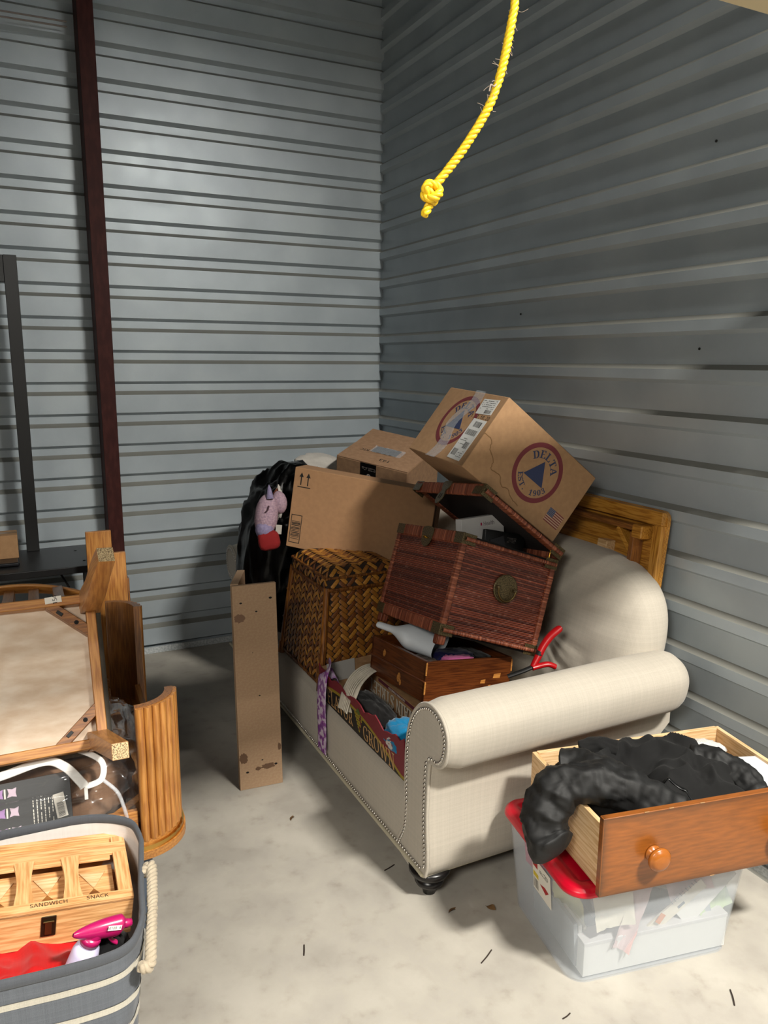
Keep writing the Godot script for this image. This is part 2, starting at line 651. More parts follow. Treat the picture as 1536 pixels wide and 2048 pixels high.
# ---------------------------------------------------------------- the sofa
func sofa() -> void:
	var linen := cloth("linen", Color(0.70, 0.67, 0.62), 0.055, 6.0)
	var shade := linen
	var root := thing("sofa", "cream linen sofa with rolled arms and nailhead trim, piled with boxes and baskets", "sofa", at(Vector3(1.5, 0, -2.85)))
	var L := func(p: Vector3) -> Vector3: return p - Vector3(1.5, 0, -2.85)
	# seat base with a rounded front edge, along z
	var prof := spline2([Vector2(1.95, 0.10), Vector2(1.5, 0.10), Vector2(1.15, 0.10), Vector2(1.06, 0.10), Vector2(1.037, 0.104), Vector2(1.03, 0.2), Vector2(1.032, 0.285), Vector2(1.06, 0.318), Vector2(1.12, 0.326), Vector2(1.5, 0.322), Vector2(1.95, 0.32)], 5)
	var pr := PackedVector2Array()
	for p in prof:
		pr.append(p - Vector2(1.5, 0))
	part("seat", mb().prism(at(Vector3(0, 0, -0.97)), pr, 1.9, true), linen, root)
	# piping under the seat and arm
	var pipe := mb().tube(PackedVector3Array([L.call(Vector3(1.03, 0.1, -3.98)), L.call(Vector3(1.03, 0.1, -1.822))]), 0.006, 8)
	pipe.tube(PackedVector3Array([L.call(Vector3(1.03, 0.1, -1.818)), L.call(Vector3(1.93, 0.1, -1.822))]), 0.006, 8)
	part("piping", pipe, plain("piping cloth", Color(0.72, 0.69, 0.6), 0.9), root)
	# rolled arm outline in (z, y), near arm; the far arm mirrors it
	var outline := [Vector2(-1.812, 0.10), Vector2(-1.808, 0.30), Vector2(-1.80, 0.455), Vector2(-1.784, 0.482), Vector2(-1.748, 0.487), Vector2(-1.718, 0.508), Vector2(-1.70, 0.55), Vector2(-1.700, 0.598),
		Vector2(-1.722, 0.634), Vector2(-1.762, 0.654), Vector2(-1.81, 0.654), Vector2(-1.862, 0.628), Vector2(-1.90, 0.585), Vector2(-1.926, 0.525), Vector2(-1.94, 0.44), Vector2(-1.942, 0.26), Vector2(-1.952, 0.19), Vector2(-1.985, 0.10)]
	var trim := MultiMesh.new()
	var spots: Array[Vector3] = []
	var flip: Array[int] = []
	for far in 2:
		var ol := []
		for p in outline:
			ol.append(p if far == 0 else Vector2(-5.70 - p.x, p.y))
		# the padded arm: outline swept along x, plumper behind the front panel
		var ring := spline2(ol, 4, true)
		var rn := ring.size()
		var mid := Vector2(-1.815 if far == 0 else -3.885, 0.55)
		var nz := noise(6 + far, 3.0, 3)
		var arm := mb().grid(func(u, w):
			var q := ring[int(round(w * rn)) % rn] if far == 0 else ring[(rn - int(round(w * rn))) % rn]
			var x: float = lerpf(1.045, 1.985, u)
			var e: float = smoothstep(0.0, 0.05, u) * (1.0 - smoothstep(0.9, 1.0, u) * 0.55)
			var roll: float = smoothstep(0.36, 0.46, q.y)
			var g := (q - mid)
			var k: float = 1.0 + 0.10 * e * roll
			if u > 0.9:
				k -= roll * 0.45 * pow((u - 0.9) / 0.1, 2.5)
			q = mid + g * k if roll > 0.0 else q
			q.y -= 0.012 * e * roll * clampf((mid.y - q.y) / 0.1, 0.0, 1.0)
			if roll < 0.02:
				x = lerpf(1.045, 1.925, u)
			var bump: float = 0.004 * nz.get_noise_2d(x, q.x * 2.0 + q.y) * e
			return L.call(Vector3(x, q.y + bump + 0.01 * roll * u, q.x + bump)), 40, rn, false, true)
		part("arm", arm, linen, root)
		# front panel with piping
		var pl := []
		for p in ol:
			pl.append(Vector2(-(p.x + 2.85), p.y))
		var outl := spline2(pl, 5, true)
		part("arm_panel", mb().prism(Transform3D(Basis(Vector3.UP, -PI / 2), Vector3(1.046 - 1.5, 0, 0)) , mirror(outl), 0.014, true), shade, root)
		var pts := PackedVector3Array()
		for q in ring:
			pts.append(L.call(Vector3(1.035, q.y, q.x)))
		pts.append(pts[0])
		part("piping", mb().tube(pts, 0.0055, 6, 1.0, false), linen, root)
		# nailheads follow the outline 9 mm inside
		var total := 0.0
		for k in rn:
			var a := ring[k]
			var b := ring[(k + 1) % rn]
			var inward := Vector2(-(b - a).y, (b - a).x).normalized() * (0.013 if far == 0 else -0.013)
			var s := (b - a).length()
			while total < s:
				var p := a.lerp(b, total / s) + inward
				if p.y > 0.118:
					spots.append(L.call(Vector3(1.0305, p.y, p.x)))
				total += 0.0138
			total -= s
	var z := -3.7
	while z < -1.83:
		spots.append(L.call(Vector3(1.0295, 0.117, z)))
		z += 0.0138
	var nail := mb().lathe(Transform3D(Basis(Vector3.BACK, PI / 2), Vector3.ZERO), [Vector2(0.0052, 0), Vector2(0.005, 0.0018), Vector2(0.0035, 0.0036), Vector2(0.0015, 0.0044), Vector2(0, 0.0045)], 10).done()
	trim.transform_format = MultiMesh.TRANSFORM_3D
	trim.mesh = nail
	trim.instance_count = spots.size()
	for k in spots.size():
		trim.set_instance_transform(k, at(spots[k]))
	var mi := MultiMeshInstance3D.new()
	mi.name = "nailhead_trim"
	mi.multimesh = trim
	mi.material_override = plain("nickel", Color(0.78, 0.76, 0.73), 0.28, 1.0)
	root.add_child(mi, true)
	mi.set_meta("label", "row of small round silver nailheads")
	stuff(mi)
	# back frame and two tufted back cushions
	part("back_frame", mb().box(at(Vector3(0.50, 0.44, 0)), Vector3(0.06, 0.66, 1.9), 0.02), linen, root)
	for k in 2:
		var cz := -2.345 if k == 0 else -3.36
		var nf := noise(61 + k, 1.0, 3)
		var tuft := [Vector2(0.0, 0.02)]
		var cx := Transform3D(Basis(Vector3.BACK, -0.22), L.call(Vector3(1.90, 0.63, cz)))
		var cush := mb().grid(func(u, w):
			# superellipse pillow: u round the (z, y) rim, w from the front face over the rim to the back
			var a: float = -u * TAU
			var ca := cos(a)
			var sa := sin(a)
			var rr := Vector2(signf(ca) * pow(absf(ca), 0.55) * 0.525, signf(sa) * pow(absf(sa), 0.7) * 0.32)
			var ph: float = w * PI
			var rad: float = pow(sin(ph), 0.42)
			var th: float = cos(ph)
			var p2: Vector2 = rr * rad
			var d: float = 0.125 * signf(th) * pow(absf(th), 0.75)
			if th > 0.0:
				var q: Vector2 = p2 - Vector2(0.02 if k == 0 else -0.02, 0.0)
				var dist := q.length()
				d -= 0.075 * exp(-dist * dist / 0.0045) * th
				var ang := atan2(q.y, q.x)
				d -= 0.012 * pow(absf(cos(ang * 2.0 + 0.9)), 26.0) * exp(-dist * 4.5) * (1.0 if dist > 0.03 else 0.0)
				d += 0.010 * nf.get_noise_2d(ang * 2.2, dist * 3.0) * clampf(dist * 5.0, 0, 1)
			return cx * Vector3(-d, p2.y, p2.x), 96, 40, true)
		var cu := part("back_cushion", cush, linen, root)
		part("tuft_button", mb().blob(cx * at(Vector3(-0.052, 0.0, 0.02)), Vector3(0.008, 0.014, 0.014), func(_d): return 0.0, 12, 8), linen, cu)
	# turned feet
	var leg := [Vector2(0.020, 0.0), Vector2(0.022, 0.012), Vector2(0.026, 0.02), Vector2(0.042, 0.034), Vector2(0.046, 0.042), Vector2(0.042, 0.052), Vector2(0.034, 0.056), Vector2(0.036, 0.06), Vector2(0.056, 0.066), Vector2(0.064, 0.078), Vector2(0.065, 0.098), Vector2(0.0, 0.099)]
	for p in [Vector3(1.082, 0, -1.868), Vector3(1.105, 0, -3.85), Vector3(1.86, 0, -1.885), Vector3(1.86, 0, -3.85)]:
		part("leg", mb().lathe(at(L.call(p)), leg, 28), plain("ebony", Color(0.06, 0.05, 0.05), 0.3), root)

func mirror(p: PackedVector2Array) -> PackedVector2Array:
	return p

# ---------------------------------------------------------------- left side: desk, upturned oak furniture, hamper
func left_furniture() -> void:
	desk()
	tote_and_tables()
	oak_chair()
	clear_bag()
	hamper()

func desk() -> void:
	var blk := plain("black laminate", Color(0.055, 0.055, 0.06), 0.42)
	var root := thing("black_desk", "black desk with a tall square frame standing on it, at the back wall", "desk", at(Vector3(-0.25, 0, -3.86)))
	part("desk_top", mb().box(at(Vector3(0, 0.684, 0)), Vector3(1.23, 0.032, 0.44), 0.003), blk, root)
	for q in [Vector3(0.585, 0.334, 0.18), Vector3(0.585, 0.334, -0.19), Vector3(-0.585, 0.334, 0.18), Vector3(-0.585, 0.334, -0.19)]:
		part("leg", mb().box(at(q), Vector3(0.04, 0.668, 0.04), 0.002), blk, root)
	part("apron", mb().box(at(Vector3(0, 0.645, -0.19)), Vector3(1.13, 0.045, 0.02), 0.002), blk, root)
	for x in [0.347, -0.4]:
		part("upright", mb().box(at(Vector3(x, 1.385, -0.19)), Vector3(0.056, 1.37, 0.045), 0.002), blk, root)
	part("crossbar", mb().box(at(Vector3(-0.026, 2.01, -0.19)), Vector3(0.69, 0.118, 0.044), 0.002), blk, root)
	part("bolt", mb().lathe(at(Vector3(0.53, 0.7, -0.1)), [Vector2(0.007, 0), Vector2(0.006, 0.002), Vector2(0, 0.003)], 10), plain("bolt steel", Color(0.2, 0.2, 0.2), 0.4, 0.8), root)
	part("bolt", mb().lathe(at(Vector3(0.55, 0.7, 0.12)), [Vector2(0.007, 0), Vector2(0.006, 0.002), Vector2(0, 0.003)], 10), plain("bolt steel", Color(0.2, 0.2, 0.2), 0.4, 0.8), root)
	# hanging lead under the desk
	solo("power_cable", mb().tube(spline([Vector3(0.17, 0.668, -3.9), Vector3(0.2, 0.62, -3.86), Vector3(0.25, 0.5, -3.84), Vector3(0.27, 0.3, -3.83), Vector3(0.27, 0.006, -3.82)], 6), 0.005, 6), plain("black rubber", Color(0.03, 0.03, 0.03), 0.6),
		"black cable hanging down from under the black desk", "cable")
	var kb := thing("small_carton", "small brown cardboard carton on the black desk, at the left edge", "carton", at(Vector3(-0.078, 0.7, -3.98)))
	part("carton_body", mb().box(at(Vector3(0, 0.055, 0)), Vector3(0.22, 0.11, 0.12), 0.002), cardboard(), kb)
	part("packing_tape", mb().box(at(Vector3(0, 0.1105, 0)), Vector3(0.222, 0.001, 0.045), 0.0004), plain("brown tape", Color(0.5, 0.38, 0.24), 0.3), kb)
	solo("phone_case", mb().box(at(Vector3(-0.055, 0.709, -3.80)), Vector3(0.17, 0.018, 0.1), 0.006), plain("dark plastic", Color(0.04, 0.045, 0.07), 0.35), "flat dark blue black case lying on the desk beside the small carton", "case")

# quarter round fluted leg: shell in plan, centre c, from angle a0 to a1, y0 to y1
func shell_leg(c: Vector3, rad: float, thick: float, a0: float, a1: float, y0: float, y1: float, flutes: int, flat0: float, flat1: float) -> Mb:
	var poly := PackedVector2Array()
	var outer := PackedVector2Array()
	var inner := PackedVector2Array()
	var m := maxi(flutes * 6, 18)
	var p0 := Vector2(cos(a0), sin(a0))
	var t0 := Vector2(sin(a0), -cos(a0))
	var p1 := Vector2(cos(a1), sin(a1))
	var t1 := Vector2(-sin(a1), cos(a1))
	var total := flat0 + rad * (a1 - a0) + flat1
	for k in m + 1:
		var s := total * k / m
		var p: Vector2
		var o: Vector2
		if s < flat0:
			o = p0
			p = p0 * rad + t0 * (flat0 - s)
		elif s < flat0 + rad * (a1 - a0):
			var a := a0 + (s - flat0) / rad
			o = Vector2(cos(a), sin(a))
			p = o * rad
		else:
			o = p1
			p = p1 * rad + t1 * (s - flat0 - rad * (a1 - a0))
		var g := absf(sin(PI * k / 6.0))
		outer.append(p + o * (-0.012 * (1.0 - pow(g, 0.8)) if flutes > 0 and k > 0 and k < m else 0.0))
		inner.append(p - o * thick)
	for p in outer:
		poly.append(p)
	inner.reverse()
	for p in inner:
		poly.append(p)
	# plan (x, z) -> prism along y
	return mb().prism(Transform3D(Basis(Vector3.RIGHT, Vector3.BACK, Vector3.DOWN), Vector3(c.x, y1, c.z)), poly, y1 - y0, true)

func round_slab(x0: float, x1: float, z0: float, z1: float, y0: float, y1: float, r: float) -> Mb:
	var poly := PackedVector2Array()
	for q in [[Vector2(x1 - r, z1 - r), 0.0], [Vector2(x0 + r, z1 - r), PI / 2], [Vector2(x0 + r, z0 + r), PI], [Vector2(x1 - r, z0 + r), PI * 1.5]]:
		for k in 9:
			var a: float = q[1] + PI / 2 * k / 8
			poly.append(q[0] + Vector2(cos(a), sin(a)) * r)
	return mb().prism(Transform3D(Basis(Vector3.RIGHT, Vector3.BACK, Vector3.DOWN), Vector3(0, y1, 0)), poly, y1 - y0, true)

func tote_and_tables() -> void:
	var tote := plain("blue grey plastic", Color(0.30, 0.34, 0.40), 0.55)
	var tr := thing("storage_tote", "blue grey plastic tote on the floor under the upturned oak tables", "tote", at(Vector3(0.02, 0, -2.72)))
	part("tote_body", round_tub(0.56, 1.36, 0.52, 1.3, 0.27, 0.05), tote, tr)
	part("tote_lid", mb().box(at(Vector3(0, 0.285, 0)), Vector3(0.58, 0.03, 1.38), 0.01), tote, tr)
	# near table, upside down: top at the bottom, fluted quarter-round legs up
	var oakz := wood("oak", 2)
	var oaky := wood("oak", 1)
	var oakx := wood("oak", 0)
	var brass := plain("brass", Color(0.78, 0.62, 0.33), 0.28, 1.0)
	var t1 := thing("oak_coffee_table", "upturned oak coffee table with fluted rounded legs and a brass edge strip", "table", Transform3D(Basis(Vector3.UP, -0.045), Vector3(0.062, 0.3, -2.47)))
	var o := Vector3(0.05, 0.3, -2.47)
	part("table_top", round_slab(-0.34, 0.345, -0.53, 0.505, 0.0, 0.022, 0.13), oakz, t1)
	part("brass_strip", round_slab(-0.336, 0.341, -0.526, 0.501, 0.022, 0.036, 0.128), brass, t1)
	part("table_top", round_slab(-0.33, 0.334, -0.52, 0.492, 0.036, 0.046, 0.122), oakz, t1)
	for q in [[0.215, 0.372, 0.0, PI / 2], [0.215, -0.40, PI * 1.5, TAU], [-0.21, 0.372, PI / 2, PI], [-0.21, -0.40, PI, PI * 1.5]]:
		var lg := part("leg", shell_leg(Vector3(q[0], 0, q[1]), 0.112, 0.022, q[2], q[3], 0.046, 0.425, 0, 0.0, 0.0), wood("oakdark", 1), t1)
		for k in 8:
			var a: float = lerpf(q[2], q[3], (k + 0.5) / 8)
			var p := Vector3(q[0] + cos(a) * 0.1115, 0, q[1] + sin(a) * 0.1115)
			part("reed", mb().tube(PackedVector3Array([p + Vector3(0, 0.046, 0), p + Vector3(0, 0.423, 0)]), 0.0108, 14), oaky, lg)
	part("apron", mb().box(at(Vector3(0.302, 0.09, -0.014)), Vector3(0.02, 0.09, 0.72), 0.002), oakz, t1)
	part("apron", mb().box(at(Vector3(-0.298, 0.09, -0.014)), Vector3(0.02, 0.09, 0.72), 0.002), oakz, t1)
	part("apron", mb().box(at(Vector3(0.0, 0.085, 0.46)), Vector3(0.42, 0.08, 0.02), 0.002), oakx, t1)
	part("apron", mb().box(at(Vector3(0.0, 0.085, -0.49)), Vector3(0.42, 0.08, 0.02), 0.002), oakx, t1)
	part("corner_block", mb().box(Transform3D(Basis(Vector3.UP, PI / 4), Vector3(0.22, 0.09, 0.38)), Vector3(0.18, 0.05, 0.025), 0.002), oakx, t1)
	# second table behind
	var t2 := thing("oak_end_table", "upturned oak end table with flat panel legs, behind the fluted table", "table", at(Vector3(0.1, 0.3, -3.3)))
	part("table_top", round_slab(-0.3, 0.31, -0.25, 0.24, 0.0, 0.04, 0.03), oakx, t2)
	for s in [[1, 1], [1, -1], [-1, 1], [-1, -1]]:
		var lg := part("leg", mb().box(at(Vector3(s[0] * 0.235 + 0.01, 0.31, s[1] * 0.215)), Vector3(0.105, 0.54, 0.02), 0.002), oaky, t2)
		part("leg_return", mb().box(at(Vector3(s[0] * 0.292 + 0.006, 0.255, s[1] * 0.165)), Vector3(0.02, 0.43, 0.085), 0.002), wood("oakdark", 1), lg)
	part("apron", mb().box(at(Vector3(0.27, 0.10, 0)), Vector3(0.018, 0.12, 0.30), 0.002), oakz, t2)
	part("apron", mb().box(at(Vector3(-0.26, 0.10, 0)), Vector3(0.018, 0.12, 0.30), 0.002), oakz, t2)
	var cb := part("corner_block", mb().box(Transform3D(Basis(Vector3.UP, 0.7), Vector3(0.2, 0.135, 0.12)), Vector3(0.17, 0.05, 0.03), 0.002), wood("oakdark", 0), t2)
	part("bolt_hole", mb().lathe(Transform3D(Basis(Vector3.UP, 0.7) * Basis(Vector3.RIGHT, PI / 2), Vector3(0.2, 0.137, 0.12) + Basis(Vector3.UP, 0.7) * Vector3(-0.03, 0, 0.0152)), [Vector2(0.010, 0), Vector2(0.010, 0.0006), Vector2(0, 0.0007)], 12), plain("hole dark", Color(0.03, 0.02, 0.015), 0.9), cb)

# open tub with rounded corners: top size, bottom size, height
func round_tub(tx: float, tz: float, bx: float, bz: float, h: float, r: float, y0 := 0.0, thick := 0.003) -> Mb:
	var f := func(u: float, y: float, inset: float) -> Vector3:
		var k := y / h
		var hx: float = lerpf(bx, tx, k) / 2 - inset
		var hz: float = lerpf(bz, tz, k) / 2 - inset
		var a := -u * TAU
		var q := Vector2(cos(a), sin(a))
		# rounded rectangle by walking its outline
		var rr: float = maxf(r - inset, 0.002)
		var seg: float = fposmod(-a / (PI / 2), 4.0)
		var s := int(seg)
		var fr := seg - s
		var cs := [Vector2(1, -1), Vector2(-1, -1), Vector2(-1, 1), Vector2(1, 1)]
		var cc := Vector2(cs[s].x * (hx - rr), cs[s].y * (hz - rr))
		var aa: float = -(s + clampf((fr - 0.25) * 2.0, 0.0, 1.0)) * PI / 2
		return Vector3(cc.x + cos(aa) * rr, y + y0, cc.y + sin(aa) * rr)
	var m := mb()
	m.grid(func(u, w): return f.call(u, w * h, 0.0), 64, 8, true)
	m.grid(func(u, w): return f.call(u, (1.0 - w) * (h - 0.004) + 0.004, thick), 64, 8, true)
	m.grid(func(u, w): return f.call(u, h, thick * w), 64, 1, true)
	m.grid(func(u, w): var p: Vector3 = f.call(u, 0.0, 0.0); return Vector3(p.x * w, y0, p.z * w), 64, 1, true)
	m.grid(func(u, w): var p: Vector3 = f.call(u, 0.004, thick); return Vector3(p.x * (1 - w), y0 + 0.004, p.z * (1 - w)), 64, 1, true)
	return m

func oak_chair() -> void:
	# chair lying tipped: x across, y from the front rail to the rear rail, z along the legs (towards the viewer)
	var x := tf(Vector3(-0.03, 0.783, -2.15), Vector3(1, 0.0, 0.03), Vector3(-0.02, 0.865, -0.50))
	var root := thing("oak_chair", "oak dining chair lying tipped up, underside of its seat and two legs showing", "chair", x)
	var ox := wood("oak", 0)
	var oy := wood("oak", 1)
	var oz := wood("oak", 2)
	var w := 0.45
	var h := 0.415
	part("seat_rail", mb().box(at(Vector3(0, h / 2 - 0.013, 0)), Vector3(w - 0.04, 0.026, 0.055), 0.003), ox, root)
	part("seat_rail", mb().box(at(Vector3(0, -h / 2 + 0.013, 0)), Vector3(w - 0.04, 0.026, 0.055), 0.003), ox, root)
	part("seat_rail", mb().box(at(Vector3(w / 2 - 0.013, 0, 0)), Vector3(0.026, h, 0.055), 0.003), oy, root)
	part("seat_rail", mb().box(at(Vector3(-w / 2 + 0.013, 0, 0)), Vector3(0.026, h, 0.055), 0.003), oy, root)
	# seat pad seen edge on, and its pale dust cover
	var pad := plain("grey seat cloth", Color(0.36, 0.33, 0.29), 0.95)
	part("seat_pad", mb().box(at(Vector3(0.006, -0.004, -0.05)), Vector3(w + 0.02, h + 0.01, 0.045), 0.018), pad, root)
	var cov := speckled("dust cover", [[0.1, Color("bfa78f")], [0.4, Color("c7b29c")], [0.6, Color("ccb9a4")], [0.9, Color("d3c3b1")]], 0.008, Vector3(2.2, 6, 2), 0.9, 5, 31)
	var nz := noise(3, 6.0, 3)
	part("dust_cover", mb().grid(func(u, v): return Vector3((u - 0.5) * (w - 0.05), (v - 0.5) * (h - 0.05), -0.005 + 0.004 * nz.get_noise_2d(u, v)), 30, 30), cov, root)
	var inner := plain("rail shadow cloth", Color(0.55, 0.38, 0.22), 0.8)
	for s in [[1, 1], [1, -1], [-1, 1], [-1, -1]]:
		var c := Vector3(s[0] * (w / 2 - 0.068), s[1] * (h / 2 - 0.062), 0.008)
		var b := Basis(Vector3.BACK, -s[0] * s[1] * 0.72)
		var blk := part("corner_block", mb().box(Transform3D(b, c), Vector3(0.135, 0.026, 0.034), 0.002), wood("oakdark", 0), root)
		part("bolt_hole", mb().lathe(Transform3D(b * Basis(Vector3.RIGHT, PI / 2), c + b * Vector3(0.022 * s[0], 0, 0.0172)), [Vector2(0.006, 0), Vector2(0.006, 0.0006), Vector2(0, 0.0007)], 12), plain("hole dark", Color(0.03, 0.02, 0.015), 0.9), blk)
		part("staple", mb().box(Transform3D(b, c + b * Vector3(-0.028 * s[0], -0.004 * s[1], 0.018)), Vector3(0.018, 0.009, 0.004), 0.001), plain("screw steel", Color(0.16, 0.16, 0.16), 0.5, 0.6), blk)
	# legs: rear pair (upper) sabre curved, front pair (lower) straight and tapered
	var raw := speckled("raw end grain", [[0.3, Color("4a3a2a")], [0.5, Color("b49a72")], [0.7, Color("c9b48c")]], 0.05, Vector3(9, 9, 9), 0.9, 4, 44)
	for s in [1, -1]:
		var hx: float = s * (w / 2 - 0.012)
		var curve := spline([Vector3(hx, h / 2 - 0.02, -0.02), Vector3(hx + 0.0 * s, h / 2 - 0.03, 0.1), Vector3(hx + 0.006 * s, h / 2 - 0.035, 0.22), Vector3(hx + 0.014 * s, h / 2 - 0.022, 0.34), Vector3(hx + 0.024 * s, h / 2 - 0.007, 0.41)], 6)
		var lg := part("leg", square_sweep(curve, 0.054, 0.038), oz, root)
		var e := curve[curve.size() - 1]
		var d := (e - curve[curve.size() - 2]).normalized()
		part("leg_end", mb().box(tf(e + d * 0.0004, Vector3.RIGHT, Vector3.UP) if false else Transform3D(basis_along(d), e + d * 0.0002), Vector3(0.037, 0.037, 0.001), 0.0004), raw, lg)
		var c2 := PackedVector3Array([Vector3(hx - 0.012 * s, -h / 2 + 0.022, -0.02), Vector3(hx - 0.01 * s, -h / 2 + 0.018, 0.06), Vector3(hx + 0.012 * s, -h / 2 - 0.040, 0.405)])
		var l2 := part("leg", square_sweep(c2, 0.052, 0.036), oz, root)
		var d2 := (c2[2] - c2[1]).normalized()
		part("leg_end", mb().box(Transform3D(basis_along(d2), c2[2] + d2 * 0.0002), Vector3(0.035, 0.035, 0.001), 0.0004), raw, l2)
	# backrest reaching away from the viewer
	for s in [1, -1]:
		part("back_post", square_sweep(PackedVector3Array([Vector3(s * 0.2, h / 2 - 0.02, 0.0), Vector3(s * 0.195, h / 2 + 0.01, -0.2), Vector3(s * 0.185, h / 2 + 0.09, -0.42)]), 0.03, 0.026), oz, root)
	part("crest_rail", mb().grid(func(u, v):
		var a: float = v * TAU
		var bow := 0.05 * (1.0 - pow(u * 2 - 1, 2.0))
		return Vector3((u - 0.5) * 0.46, h / 2 + 0.105 + bow + 0.012 * cos(a), -0.43 + 0.045 * sin(a) * (1.0 - 0.35 * pow(absf(u * 2 - 1), 3.0))), 24, 12, false, true), ox, root)
	for k in 5:
		var px := -0.14 + 0.07 * k
		part("slat", square_sweep(PackedVector3Array([Vector3(px, h / 2 - 0.01, -0.04), Vector3(px, h / 2 + 0.05, -0.22), Vector3(px, h / 2 + 0.13, -0.41)]), 0.03, 0.03), wood("oakdark", 2), root)
	var tg := part("paper_tag", mb().box(Transform3D(Basis(Vector3.BACK, 0.06), Vector3(0.12, h / 2 - 0.008, 0.0285)), Vector3(0.042, 0.018, 0.0006), 0.0002), plain("paper", Color(0.86, 0.84, 0.8), 0.8), root)
	part("tag_print", mb().text(Transform3D(Basis(Vector3.BACK, 1.63), Vector3(0.124, h / 2 - 0.008, 0.0289)), "154", 0.016, 0.0004, "Droid Sans"), plain("ink", Color(0.08, 0.08, 0.08), 0.8), tg)

func basis_along(d: Vector3) -> Basis:
	var up := Vector3.UP if absf(d.y) < 0.9 else Vector3.RIGHT
	var x := up.cross(d).normalized()
	return Basis(x, d.cross(x), d)

# square bar that tapers from w0 to w1 along the points
func square_sweep(p: PackedVector3Array, w0: float, w1: float) -> Mb:
	var m := mb()
	var n := p.size()
	var rings := []
	for side in 4:
		for k in n:
			var d := (p[mini(k + 1, n - 1)] - p[maxi(k - 1, 0)]).normalized()
			var b := basis_along(d)
			var w := lerpf(w0, w1, float(k) / (n - 1)) / 2
			var a := side * PI / 2
			var q := b.x * cos(a) + b.y * sin(a)
			var r := -b.x * sin(a) + b.y * cos(a)
			rings.append(m.vert(p[k] + q * w - r * w * 0.94, (q - r * 0.12).normalized()))
			rings.append(m.vert(p[k] + q * w + r * w * 0.94, (q + r * 0.12).normalized()))
	for side in 4:
		for k in n - 1:
			var a: int = rings[(side * n + k) * 2]
			var b: int = rings[(side * n + k) * 2 + 1]
			var c: int = rings[(side * n + k + 1) * 2 + 1]
			var e: int = rings[(side * n + k + 1) * 2]
			m.quad(a, b, c, e)
			# soft corner to the next side
			var s2 := (side + 1) % 4
			var f: int = rings[(s2 * n + k) * 2]
			var g: int = rings[(s2 * n + k + 1) * 2]
			m.quad(b, f, g, c)
	for e in [0, n - 1]:
		var d := (p[1] - p[0]).normalized() * -1.0 if e == 0 else (p[n - 1] - p[n - 2]).normalized()
		var ids := []
		for side in 4:
			ids.append(m.vert(m.v[rings[(side * n + e) * 2]], d))
			ids.append(m.vert(m.v[rings[(side * n + e) * 2 + 1]], d))
		for k in range(1, 7):
			if e == 0:
				m.tri(ids[0], ids[k + 1], ids[k])
			else:
				m.tri(ids[0], ids[k], ids[k + 1])
	return m

